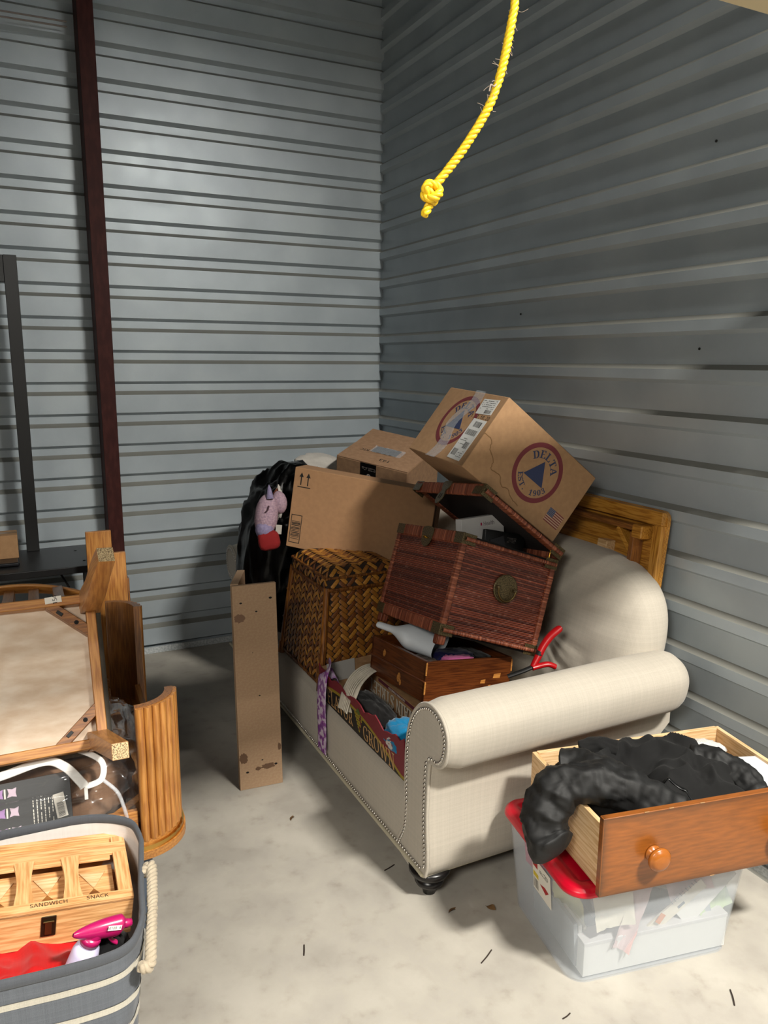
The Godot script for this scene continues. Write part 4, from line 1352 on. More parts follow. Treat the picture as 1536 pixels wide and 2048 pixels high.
	part("carton_body", mb().box(at(Vector3.ZERO), aw, 0.004), cardboard("taped board", Color("7f6147"), Color("8c6c4f")), a)
	part("flap", mb().box(Transform3D(Basis(Vector3.RIGHT, 0.05), Vector3(0, aw.y / 2 + 0.005, -0.09)), Vector3(0.367, 0.004, 0.185), 0.001), cardboard("taped flap", Color("8a6a4f"), Color("96765a")), a)
	part("flap", mb().box(at(Vector3(0, aw.y / 2 + 0.0022, 0.095)), Vector3(0.367, 0.004, 0.183), 0.001), cardboard("taped flap", Color("8a6a4f"), Color("96765a")), a)
	var bt := plain("black tape", Color(0.035, 0.04, 0.045), 0.3)
	part("black_tape", mb().box(at(Vector3(0.0, aw.y / 2 + 0.0055, 0.03)), Vector3(0.13, 0.001, 0.07), 0.0003), bt, a)
	var t2 := part("black_tape", mb().box(at(Vector3(-0.015, 0.03, aw.z / 2 + 0.0008)), Vector3(0.082, 0.16, 0.001), 0.0003), bt, a)
	part("tape_print", mb().lathe(Transform3D(Basis(Vector3.RIGHT, PI / 2), Vector3(-0.012, 0.048, aw.z / 2 + 0.0014)), [Vector2(0.0, 0), Vector2(0.010, 0), Vector2(0.010, 0.0003), Vector2(0, 0.0004)], 20), plain("tape white", Color(0.55, 0.52, 0.5), 0.5), t2)
	part("tape_print", mb().prism(at(Vector3(-0.012, 0.048, aw.z / 2 + 0.0016)), PackedVector2Array([Vector2(-0.005, 0), Vector2(0.004, -0.005), Vector2(0.004, 0.005)]), 0.0006), bt, t2)
	stuff(part("tape_print", lines(mb(), at(Vector3(-0.012, 0.082, aw.z / 2 + 0.0014)), 0.07, 0.018, 3, 12), plain("tape white", Color(0.55, 0.52, 0.5), 0.5), t2))
	part("crumpled_film", mb().grid(func(u, v): return Vector3(lerpf(-0.07, 0.09, u), aw.y / 2 + 0.008 + 0.004 * nt.get_noise_2d(u * 8, v * 8), lerpf(0.0, 0.075, v)), 24, 14), tape, a)
	part("pen_writing", mb().text(Transform3D(Basis(Vector3.UP, PI) * Basis(Vector3.RIGHT, -PI / 2), Vector3(0.04, aw.y / 2 + 0.0046, 0.13)), "143", 0.035, 0.0004, "Droid Sans"), ink, a)
	part("pen_writing", mb().text(Transform3D(Basis(Vector3.UP, PI) * Basis(Vector3.RIGHT, -PI / 2), Vector3(-0.10, aw.y / 2 + 0.0046, 0.06)), "KIC", 0.03, 0.0004, "Droid Sans"), ink, a)
	# white pillow end behind the plain carton
	var np := noise(31, 1.5, 3)
	solo("pillow", mb().blob(Transform3D(Basis(Vector3.UP, -0.6) * Basis(Vector3.BACK, -0.25), Vector3(1.46, 1.055, -3.56)), Vector3(0.20, 0.085, 0.10), func(q): return 0.12 * np.get_noise_3dv(q), 40, 24, 0.75), cloth("white cotton", Color(0.74, 0.72, 0.69), 0.05, 7.0), "white pillow corner showing above the plain arrow carton", "pillow")

func trash_bag() -> void:
	var nz := noise(14, 1.7, 3)
	var nr := noise(15, 2.3, 4, FastNoiseLite.TYPE_SIMPLEX_SMOOTH, true)
	var pl := plain("black polythene", Color(0.008, 0.008, 0.009), 0.28, 0.0, 0.3)
	var f := func(d: Vector3) -> float:
		return 0.13 * nz.get_noise_3dv(d) + 0.045 * nr.get_noise_3dv(d * 1.1) - 0.10 * maxf(0.0, d.y) * absf(d.x)
	solo("trash_bag", mb().blob(Transform3D(Basis(Vector3.BACK, -0.08), Vector3(1.20, 0.725, -3.48)), Vector3(0.225, 0.40, 0.20), f, 96, 64, 0.75), pl, "black plastic trash bag stuffed full, on the sofa's far end", "trash bag")
	# plush unicorn peeking out of the bag's torn side
	var fur := speckled("lilac plush", [[0.2, Color("806c7b")], [0.5, Color("977d8a")], [0.8, Color("a99199")]], 0.02, Vector3(8, 8, 8), 0.95, 4, 61)
	var vio := speckled("violet plush", [[0.2, Color("6a6180")], [0.8, Color("857c97")]], 0.02, Vector3(8, 8, 8), 0.95, 4, 62)
	var px := tf(Vector3(1.015, 0.945, -3.22), Vector3(0.94, 0.1, 0.32), Vector3(0.1, 0.97, -0.1))
	var pt := thing("plush_unicorn", "lilac plush unicorn with a red muzzle, poking out of the black bag", "plush toy", px)
	var np := noise(19, 3.0, 3)
	var sh := func(d: Vector3) -> float: return 0.07 * np.get_noise_3dv(d * 3.0)
	part("head", mb().blob(Transform3D(Basis(Vector3.BACK, -0.22), Vector3(-0.004, 0.0, 0)), Vector3(0.050, 0.098, 0.05), sh, 36, 28), fur, pt)
	part("cheek", mb().blob(at(Vector3(0.058, 0.052, -0.025)), Vector3(0.034, 0.05, 0.036), sh, 28, 20), fur, pt)
	part("muzzle", mb().blob(Transform3D(Basis(Vector3.BACK, -0.1), Vector3(-0.018, -0.055, 0.012)), Vector3(0.04, 0.045, 0.042), sh, 28, 20), vio, pt)
	part("red_bandana", mb().blob(Transform3D(Basis(Vector3.BACK, 0.08), Vector3(-0.004, -0.105, 0.02)), Vector3(0.047, 0.042, 0.036), sh, 28, 20, 0.6), plain("red felt", Color(0.46, 0.015, 0.02), 0.9), pt)
	part("horn", mb().lathe(Transform3D(Basis(Vector3.BACK, -0.04), Vector3(0.022, 0.075, 0.03)), [Vector2(0.016, 0), Vector2(0.013, 0.02), Vector2(0.008, 0.045), Vector2(0.0, 0.062)], 16), vio, pt)
	part("eyelid", mb().tube(spline([Vector3(-0.006, 0.018, 0.050), Vector3(0.006, 0.028, 0.0535), Vector3(0.014, 0.046, 0.05)], 5), 0.0035, 6), plain("eye thread", Color(0.25, 0.16, 0.2), 0.9), pt)
	part("care_tag", mb().box(Transform3D(Basis(Vector3.BACK, -0.2), Vector3(0.043, -0.062, 0.03)), Vector3(0.026, 0.04, 0.001), 0.0003), plain("tag cloth", Color(0.62, 0.6, 0.57), 0.9), pt)
	solo("orange_scarf", mb().grid(func(u, v):
		var a: float = u * 3.4
		return Vector3(1.058 + 0.030 * u + 0.004 * sin(v * 14.0), 1.035 - 0.11 * v + 0.02 * u, -3.275 - 0.01 * u + 0.006 * sin(u * 22.0) + 0.008 * cos(a)), 24, 12), cloth("rust cloth", Color(0.48, 0.27, 0.18), 0.15, 9.0), "strip of rust orange cloth between the plush unicorn and the plain carton", "cloth")
	solo("white_cloth", mb().blob(at(Vector3(1.098, 0.985, -3.31)), Vector3(0.018, 0.075, 0.02), func(q): return 0.25 * np.get_noise_3dv(q * 0.8), 20, 20), cloth("white cotton", Color(0.74, 0.72, 0.69), 0.05, 7.0), "bit of white cloth beside the plain carton's left edge", "cloth")

func bamboo_basket() -> void:
	# foot corner nearest the viewer at (1.05, .32, -2.72); sides taper inwards to the top
	var o := Vector3(1.27, 0.325, -2.96)
	var root := thing("bamboo_basket", "square bamboo basket with a zigzag weave, lid and bamboo corner feet", "basket", at(o))
	var dark := plain("basket shade", Color(0.13, 0.07, 0.03), 0.7)
	var hb := 0.385
	var bx := 0.205
	var bz := 0.235
	var tx := 0.160
	var tz := 0.195
	var crn := func(sx: float, sz: float, k: float) -> Vector3: return Vector3(sx * lerpf(bx, tx, k), k * hb + 0.02, sz * lerpf(bz, tz, k))
	var m := mb()
	for q in [[1, 1, 1, -1], [1, -1, -1, -1], [-1, -1, -1, 1], [-1, 1, 1, 1]]:
		m.grid(func(u, v): return crn.call(lerpf(q[0], q[2], u), lerpf(q[1], q[3], u), v), 2, 2)
	m.grid(func(u, v): return crn.call(lerpf(-1, 1, u), lerpf(1, -1, v), 0.0), 1, 1)
	part("basket_wall", m, dark, root)
	var tones := [speckled("split bamboo pale", [[0.2, Color("8a5a20")], [0.5, Color("a8722c")], [0.8, Color("ba8438")]], 0.03, Vector3(12, 12, 12), 0.35, 3, 71), speckled("split bamboo mid", [[0.2, Color("6d4118")], [0.5, Color("8a5822")], [0.8, Color("9c682c")]], 0.03, Vector3(12, 12, 12), 0.35, 3, 72), speckled("split bamboo brown", [[0.2, Color("4e2a10")], [0.5, Color("683b1a")], [0.8, Color("7c4a22")]], 0.03, Vector3(12, 12, 12), 0.4, 3, 73)]
	var sw := 0.0165
	var sl := sw * 3.0
	var strip := mb().grid(func(u, v): return Vector3((u - 0.5) * sl * 0.99, 0.0022 + 0.0016 * sin(u * PI) - (0.003 if u < 0.01 or u > 0.99 else 0.0) - 0.0012 * pow(absf(v * 2 - 1), 4.0), (0.5 - v) * sw * 0.93), 6, 4).done()
	var r := RandomNumberGenerator.new()
	r.seed = 4
	# two sides face the viewer: the front (towards +z) and the left (towards -x); strips there are parts, the rest is joined
	var count := 0
	var rest := mb()
	var weave := func(p00: Vector3, ux: Vector3, vy: Vector3, w0: float, w1: float, h: float, parent: Node3D, single: bool) -> void:
		var nx := ux.cross(vy).normalized()
		var b := Basis(ux, nx, -vy)        # local x right, y out, z down
		var s2 := sqrt(0.5)
		var reach := int(ceil((w0 + h) / sw)) + 4
		for a in range(-reach, reach):
			for c in range(-reach, reach):
				# herringbone lattice turned by 45 degrees: horizontal and vertical bricks of length three
				for kind in 2:
					var gx: float = a * 1.0 + c * 3.0 if false else 0.0
					var q: Vector2
					if kind == 0:
						q = Vector2(a * 1.0 + c * 6.0 + 1.5, a * 1.0 + 0.5)
					else:
						q = Vector2(a * 1.0 + c * 6.0 + 3.5, a * 1.0 - 0.5 - 0.0)
					q *= sw
					var pp := Vector2((q.x - q.y) * s2, (q.x + q.y) * s2)
					pp.x += w0 * 0.5
					if pp.y < 0.010 or pp.y > h - 0.010:
						continue
					var half := lerpf(w0, w1, pp.y / h) / 2 - 0.005
					if absf(pp.x - w0 / 2) > half:
						continue
					var ang := PI / 4 + (0.0 if kind == 0 else PI / 2)
					var x := Transform3D(b * Basis(Vector3.UP, ang), p00 + ux * (pp.x) + vy * pp.y)
					var tone: int = [0, 0, 1, 0][r.randi() % 4] if posmod(a, 2) == 0 else [2, 2, 1, 2][r.randi() % 4]
					if single:
						put("woven_strip", strip, tones[tone], parent, x)
					else:
						put("woven_strip", strip, tones[tone], parent, x)
	var fz0: Vector3 = crn.call(-1, 1, 0)
	var up_f: Vector3 = (crn.call(0, 1, 1) - crn.call(0, 1, 0))
	weave.call(fz0, Vector3.RIGHT, up_f.normalized(), bx * 2, tx * 2, up_f.length(), root, true)
	var lx0: Vector3 = crn.call(-1, -1, 0)
	var up_l: Vector3 = (crn.call(-1, 0, 1) - crn.call(-1, 0, 0))
	weave.call(lx0, Vector3.BACK, up_l.normalized(), bz * 2, tz * 2, up_l.length(), root, true)
	# bamboo corner poles with joints, ending as feet
	var pole := wood("bamboodark", 1, 0.35)
	for s in [[-1, 1], [1, 1], [-1, -1], [1, -1]]:
		var a: Vector3 = crn.call(s[0], s[1], 0.0)
		var b: Vector3 = crn.call(s[0], s[1], 1.0)
		var d := (b - a).normalized()
		var e := Vector3(s[0], 0, s[1]).normalized() * 0.002
		var pts := PackedVector3Array()
		var rad := PackedFloat32Array()
		var n := 60
		for k in n + 1:
			var t := float(k) / n
			pts.append(a + e - d * 0.022 + d * (t * (b - a).length() + 0.022 * t))
			var j := absf(fposmod(t * 3.3 + 0.1, 1.0) - 0.5)
			rad.append((0.0135 if t > 0.12 else 0.0175) + (0.0035 if j < 0.03 else -0.0006 if j < 0.05 else 0.0))
		part("corner_pole", mb().tube(pts, rad, 14), pole, root)
	# wrapped rims
	var wrapm := tinted("cane wrap", 0.45)
	var rim := func(k: float, grow: float, w: float, parent: Node3D, called: String) -> void:
		for q in [[-1, 1, 1, 1], [1, 1, 1, -1], [1, -1, -1, -1], [-1, -1, -1, 1]]:
			var a: Vector3 = crn.call(q[0], q[1], k) * Vector3(grow, 1, grow)
			var b: Vector3 = crn.call(q[2], q[3], k) * Vector3(grow, 1, grow)
			part(called, wrapped(a, b, w, w, 0.008, Color("4d2b10"), Color("8c5a24"), 5), wrapm, parent)
	rim.call(0.0, 1.0, 0.012, root, "rim")
	rim.call(0.965, 1.02, 0.014, root, "rim")
	# lid: straight band, then a low hipped top
	var lid_m := mb()
	var lb := func(sx: float, sz: float, y: float, g: float) -> Vector3: return Vector3(sx * tx * g, y, sz * tz * g)
	var y0 := hb + 0.012
	for q in [[1, 1, 1, -1], [1, -1, -1, -1], [-1, -1, -1, 1], [-1, 1, 1, 1]]:
		lid_m.grid(func(u, v): return lb.call(lerpf(q[0], q[2], u), lerpf(q[1], q[3], u), y0 + 0.045 * v, 1.05 - 0.03 * v), 1, 1)
		lid_m.grid(func(u, v): return lb.call(lerpf(q[0], q[2], u), lerpf(q[1], q[3], u), y0 + 0.045 + 0.035 * v, 1.02 - 0.16 * v), 1, 1)
	lid_m.grid(func(u, v): return lb.call(lerpf(-1, 1, u), lerpf(1, -1, v), y0 + 0.08, 0.86), 1, 1)
	var lid := part("lid", lid_m, dark, root)
	for e in [[y0, 1.055, 0.011], [y0 + 0.046, 1.03, 0.011]]:
		for q in [[-1, 1, 1, 1], [1, 1, 1, -1], [1, -1, -1, -1], [-1, -1, -1, 1]]:
			part("lid_rim", wrapped(lb.call(q[0], q[1], e[0], e[1]), lb.call(q[2], q[3], e[0], e[1]), e[2], e[2], 0.008, Color("4d2b10"), Color("8c5a24"), 6), wrapm, lid)
	var dl := Vector3(0, 0.045, -tz * 0.03)
	weave.call(lb.call(-1, 1, y0, 1.05), Vector3.RIGHT, dl.normalized(), tx * 2.1, tx * 2.04, dl.length(), lid, true)
	var dm := Vector3(tx * 0.03, 0.045, 0)
	weave.call(lb.call(-1, -1, y0, 1.05), Vector3.BACK, dm.normalized(), tz * 2.1, tz * 2.04, dm.length(), lid, true)
	var dn := Vector3(0, 0.035, -tz * 0.16)
	weave.call(lb.call(-1, 1, y0 + 0.045, 1.02), Vector3.RIGHT, dn.normalized(), tx * 2.04, tx * 1.8, dn.length(), lid, true)
	var dp := Vector3(tx * 0.16, 0.035, 0)
	weave.call(lb.call(-1, -1, y0 + 0.045, 1.02), Vector3.BACK, dp.normalized(), tz * 2.04, tz * 1.8, dp.length(), lid, true)

	weave.call(lb.call(-1, 1, y0 + 0.0805, 0.86), Vector3.RIGHT, Vector3.FORWARD, tx * 1.72, tx * 1.72, tz * 1.72, lid, true)

# square bar wound with cane: rings of slightly different girth and tone
func wrapped(a: Vector3, b: Vector3, w: float, h: float, pitch: float, lo: Color, hi: Color, sd: int) -> Mb:
	var r := RandomNumberGenerator.new()
	r.seed = sd * 977 + int(absf(a.x * 1000.0) + absf(b.z * 700.0) + absf(a.y * 300.0))
	var d := (b - a).normalized()
	var bb := basis_along(d)
	var n := maxi(2, int((b - a).length() / pitch))
	var m := mb()
	var girth := []
	var tone := []
	for k in n:
		girth.append(r.randf_range(-0.0008, 0.0006))
		tone.append(lo.lerp(hi, clampf(r.randf() * 0.7 + (0.35 if r.randf() < 0.12 else 0.0), 0, 1)))
	var seg := 12
	m.color(lo)
	m.grid(func(u, v):
		var s: float = u * n
		var k := mini(int(s), n - 1)
		var fr: float = s - k
		var e: float = girth[k] + 0.0012 * (sin(clampf(fr, 0, 1) * PI) - 0.6)
		var t: float = v * TAU
		var ca := cos(t)
		var sa := sin(t)
		return a + d * (b - a).length() * u + bb.x * signf(ca) * pow(absf(ca), 0.45) * (w / 2 + e) + bb.y * signf(sa) * pow(absf(sa), 0.45) * (h / 2 + e), n * 3, seg, false, true,
		func(u, _v): return tone[mini(int(u * n + 0.02), n - 1)])
	return m

# wicker face of w by h: level strands over upright stakes; local x right, y up, z out
func wicker(x: Transform3D, w: float, h: float, rows: int, cols: int, lo: Color, hi: Color, sd: int, pattern := true) -> Mb:
	var r := RandomNumberGenerator.new()
	r.seed = sd
	var tone := []
	for k in rows:
		tone.append(lo.lerp(hi, r.randf()))
	var spot := []
	for k in rows * cols:
		spot.append(r.randf())
	var m := mb()
	var nv := rows * 3
	var nu := cols * 4
	m.color(lo)
	m.grid(func(u, v):
		var s: float = v * rows
		var t: float = u * cols
		var k := mini(int(s), rows - 1)
		var dome := sin((s - k) * PI)
		var wave := cos(t * PI + (PI if k % 2 == 1 else 0.0))
		return x * Vector3((u - 0.5) * w, (v - 0.5) * h, dome * 0.0018 + wave * 0.0014 * dome - 0.0012), nu, nv, false, false,
		func(u, v):
			var k := mini(int(v * rows), rows - 1)
			var j := mini(int(u * cols + 0.5), cols - 1)
			var c: Color = tone[k]
			var f: float = v * rows - k
			if f < 0.2 or f > 0.95:
				c = c.darkened(0.45)
			elif pattern:
				var da := absf(u - 0.5) * w
				var db := absf(v - 0.5) * h
				var dia: bool = absf(fposmod(da + db, 0.075) - 0.06) < 0.008
				if dia and (k + j) % 2 == 0:
					c = c.lightened(0.10)
			if spot[k * cols + j] > 0.97:
				c = c.lightened(0.12)
			return c)
	return m

func wicker_trunk() -> void:
	var x := Transform3D(Basis(Vector3(0.943, -0.33, 0.044), Vector3(0.333, 0.936, -0.115), Vector3(-0.003, 0.123, 0.992)).orthonormalized(), Vector3(1.492, 0.796, -2.364))
	var root := thing("wicker_trunk", "reddish brown wicker trunk with brass corners, lid propped open by papers", "trunk", x)
	var hx := 0.201
	var hy := 0.1745
	var hz := 0.237
	var lo := Color("4a2015")
	var hi := Color("8c4630")
	var wk := tinted("wicker", 0.5)
	var rl := Color("5a2a1a")
	var rh := Color("a8664a")
	var brass := speckled("old brass", [[0.2, Color("352d1c")], [0.5, Color("594c32")], [0.8, Color("786848")]], 0.04, Vector3(9, 9, 9), 0.45, 4, 81)
	brass.metallic = 0.6
	# woven sides: x- (latch) and z+ (handle) face the viewer
	part("woven_side", wicker(Transform3D(Basis.IDENTITY, Vector3(0, 0, hz - 0.006)), hx * 2 - 0.02, hy * 2 - 0.03, 44, 34, lo, hi, 1), wk, root)
	part("woven_side", wicker(Transform3D(Basis(Vector3.UP, -PI / 2), Vector3(-hx + 0.006, 0, 0)), hz * 2 - 0.02, hy * 2 - 0.03, 44, 40, lo, hi, 2), wk, root)
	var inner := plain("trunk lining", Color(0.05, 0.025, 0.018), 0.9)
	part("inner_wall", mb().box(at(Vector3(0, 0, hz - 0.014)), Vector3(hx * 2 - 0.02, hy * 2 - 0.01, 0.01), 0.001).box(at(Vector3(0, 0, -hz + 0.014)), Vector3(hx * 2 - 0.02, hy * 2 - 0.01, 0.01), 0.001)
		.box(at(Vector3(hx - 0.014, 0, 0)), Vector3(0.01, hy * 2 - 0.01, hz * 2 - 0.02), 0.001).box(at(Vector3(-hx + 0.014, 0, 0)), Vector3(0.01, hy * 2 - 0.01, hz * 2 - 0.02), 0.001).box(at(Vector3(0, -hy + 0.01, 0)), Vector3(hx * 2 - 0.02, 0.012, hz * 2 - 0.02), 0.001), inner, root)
	# wound frame bars
	for y in [[hy - 0.019, 0.040], [-hy + 0.019, 0.040]]:
		for q in [[-1, 1, 1, 1], [-1, -1, -1, 1], [-1, -1, 1, -1], [1, -1, 1, 1]]:
			part("wrapped_rail", wrapped(Vector3(q[0] * (hx - 0.006), y[0], q[1] * (hz - 0.006)), Vector3(q[2] * (hx - 0.006), y[0], q[3] * (hz - 0.006)), 0.014 if absf(q[0] - q[2]) < 0.1 else y[1], y[1] if absf(q[0] - q[2]) < 0.1 else 0.014, 0.0046, rl, rh, 3), wk, root)
	for q in [[-1, 1], [1, 1], [-1, -1], [1, -1]]:
		part("wrapped_post", wrapped(Vector3(q[0] * (hx - 0.010), -hy + 0.03, q[1] * (hz - 0.008)), Vector3(q[0] * (hx - 0.010), hy - 0.03, q[1] * (hz - 0.008)), 0.022, 0.022, 0.0046, rl, rh, 9), wk, root)
	# brass corner plates: an L wrapped on the corner
	var corner := func(sx: float, y: float, sz: float, h: float, parent: Node3D, pos: Vector3) -> void:
		var m := mb().box(at(pos + Vector3(sx * (hx + 0.0022), y, sz * (hz - 0.024))), Vector3(0.003, h, 0.054), 0.001)
		m.box(at(pos + Vector3(sx * (hx - 0.024), y, sz * (hz + 0.0022))), Vector3(0.054, h, 0.003), 0.001)
		part("corner_plate", m, brass, parent)
	for q in [[-1, 1], [1, 1], [-1, -1], [1, -1]]:
		corner.call(q[0], hy - 0.019, q[1], 0.038, root, Vector3.ZERO)
		corner.call(q[0], -hy + 0.019, q[1], 0.038, root, Vector3.ZERO)
		if q[0] < 0:
			part("foot", wrapped(Vector3(q[0] * (hx - 0.035), -hy - 0.016, q[1] * (hz - 0.02)), Vector3(q[0] * (hx - 0.005), -hy - 0.016, q[1] * (hz - 0.02)), 0.03, 0.034, 0.0046, rl, rh, 2), wk, root)
	# lock plate on the latch face and handle roundel on the near end
	var lp := part("lock_plate", mb().prism(Transform3D(Basis(Vector3.UP, -PI / 2), Vector3(-hx - 0.0015, hy - 0.035, 0)), spline2([Vector2(-0.036, 0.034), Vector2(0.036, 0.034), Vector2(0.034, -0.008), Vector2(0.02, -0.03), Vector2(0.0, -0.036), Vector2(-0.02, -0.03), Vector2(-0.034, -0.008)], 4, true), 0.003, true), brass, root)
	part("staple", mb().tube(spline([Vector3(-hx - 0.004, hy - 0.04, -0.008), Vector3(-hx - 0.014, hy - 0.036, -0.006), Vector3(-hx - 0.014, hy - 0.036, 0.006), Vector3(-hx - 0.004, hy - 0.04, 0.008)], 5), 0.003, 6), plain("bright brass", Color(0.7, 0.52, 0.2), 0.3, 1.0), lp)
	var rx := Transform3D(Basis(Vector3.RIGHT, PI / 2), Vector3(0.014, 0.028, hz - 0.004))
	var rd := part("handle_plate", mb().lathe(rx, [Vector2(0.0, 0.0), Vector2(0.048, 0.0), Vector2(0.050, 0.003), Vector2(0.047, 0.006), Vector2(0.040, 0.0055), Vector2(0.038, 0.0045), Vector2(0.018, 0.0065), Vector2(0.015, 0.0085), Vector2(0.0, 0.0095)], 36), brass, root)
	var bail := PackedVector3Array()
	for k in 15:
		var a := PI + PI * k / 14
		bail.append(Vector3(0.014 + 0.036 * cos(a), 0.026 + 0.040 * sin(a), hz + 0.012))
	part("bail_handle", mb().tube(bail, 0.004, 8), plain("worn brass", Color(0.4, 0.33, 0.2), 0.35, 0.9), rd)
	for s in [-1, 1]:
		part("handle_ear", mb().blob(at(Vector3(0.014 + s * 0.036, 0.028, hz + 0.008)), Vector3(0.008, 0.007, 0.009), func(_d): return 0.0, 12, 8), brass, rd)
	# lid turned up about the far top edge
	var lx := Transform3D(Basis(Vector3.BACK, -deg_to_rad(19.5)), Vector3(hx, hy + 0.001, 0)) * at(Vector3(-hx, 0.022, 0))
	var lid := part("lid", wicker(lx * Transform3D(Basis(Vector3.RIGHT, -PI / 2), Vector3(0, 0.018, 0)), hx * 2 - 0.02, hz * 2 - 0.02, 36, 20, lo, hi, 5), wk, root)
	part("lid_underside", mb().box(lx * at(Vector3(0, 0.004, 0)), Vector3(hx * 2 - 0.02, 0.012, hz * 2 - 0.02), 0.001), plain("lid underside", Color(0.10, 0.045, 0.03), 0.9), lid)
	for q in [[-1, 1, 1, 1], [-1, -1, -1, 1], [-1, -1, 1, -1], [1, -1, 1, 1]]:
		var a := lx * Vector3(q[0] * (hx - 0.004), 0, q[1] * (hz - 0.004))
		var b := lx * Vector3(q[2] * (hx - 0.004), 0, q[3] * (hz - 0.004))
		var along_z: bool = absf(q[0] - q[2]) < 0.1
		part("wrapped_rail", wrapped(a, b, 0.016 if along_z else 0.042, 0.042 if along_z else 0.016, 0.0046, rl, rh, 4), wk, lid)
	for q in [[-1, 1], [1, 1], [-1, -1], [1, -1]]:
		var m := mb().box(lx * at(Vector3(q[0] * (hx + 0.006), 0, q[1] * (hz - 0.022))), Vector3(0.003, 0.042, 0.054), 0.001)
		m.box(lx * at(Vector3(q[0] * (hx - 0.022), 0, q[1] * (hz + 0.006))), Vector3(0.054, 0.042, 0.003), 0.001)
		part("corner_plate", m, brass, lid)
	var hp := lx * Transform3D(Basis(Vector3.UP, -PI / 2), Vector3(-hx - 0.0065, -0.02, 0.0))
	part("hasp", mb().prism(hp, spline2([Vector2(-0.026, 0.042), Vector2(0.026, 0.042), Vector2(0.024, 0.016), Vector2(0.012, 0.004), Vector2(0.022, -0.016), Vector2(0.016, -0.042), Vector2(0.0, -0.054), Vector2(-0.016, -0.042), Vector2(-0.022, -0.016), Vector2(-0.012, 0.004), Vector2(-0.024, 0.016)], 4, true), 0.003, true), brass, lid)
	for s in [-1, 1]:
		part("hasp_slot", mb().box(hp * at(Vector3(s * 0.006, -0.022, 0.0032)), Vector3(0.004, 0.022, 0.0006), 0.0002), plain("hole dark", Color(0.03, 0.02, 0.015), 0.9), lid)
	part("hinge_pin", mb().tube(PackedVector3Array([Vector3(hx - 0.03, hy - 0.005, hz - 0.012), Vector3(hx - 0.03, hy + 0.03, hz - 0.012)]), 0.003, 8), plain("bright brass", Color(0.7, 0.52, 0.2), 0.3, 1.0), root)
	# books and papers standing in the trunk
	var wp := x * tf(Vector3(-0.03, 0.185, 0.085), Vector3(0.88, 0.30, 0.36), Vector3(-0.36, 0.75, 0.4))
	var wb := thing("white_book", "white paperback leaning out of the open trunk, above its front rail", "book", x * Transform3D(Basis(Vector3.BACK, 0.35) * Basis(Vector3.UP, 0.25), Vector3(-0.04, hy + 0.012, 0.09)))
	part("cover", mb().box(at(Vector3(0, 0.0, 0)), Vector3(0.22, 0.15, 0.03), 0.002), plain("white cover", Color(0.74, 0.73, 0.72), 0.5), wb)
	part("title", mb().text(at(Vector3(0.03, 0.048, 0.0152)), "Health", 0.02, 0.0004, "Droid Sans"), plain("grey ink", Color(0.35, 0.3, 0.32), 0.7), wb)
	part("title_mark", mb().box(at(Vector3(-0.010, 0.048, 0.0152)), Vector3(0.008, 0.010, 0.0005), 0.0001), plain("magenta ink", Color(0.6, 0.08, 0.25), 0.7), wb)
	var kb := thing("black_book", "black hardback with a dark grey card on it, leaning in the open trunk", "book", x * Transform3D(Basis(Vector3.BACK, 0.12) * Basis(Vector3.RIGHT, -0.12), Vector3(0.045, hy - 0.025, 0.12)))
	part("cover", mb().box(at(Vector3.ZERO), Vector3(0.17, 0.155, 0.022), 0.002), plain("black cover", Color(0.018, 0.018, 0.02), 0.35), kb)
	part("card", mb().box(Transform3D(Basis(Vector3.BACK, 0.35), Vector3(-0.02, 0.005, 0.0125)), Vector3(0.06, 0.10, 0.002), 0.0005), plain("grey card", Color(0.13, 0.125, 0.14), 0.5), kb)
	stuff(part("cover_text", lines(mb(), at(Vector3(0.03, 0.05, 0.0112)), 0.04, 0.02, 4, 3, 0.001), plain("tape white", Color(0.55, 0.52, 0.5), 0.5), kb))

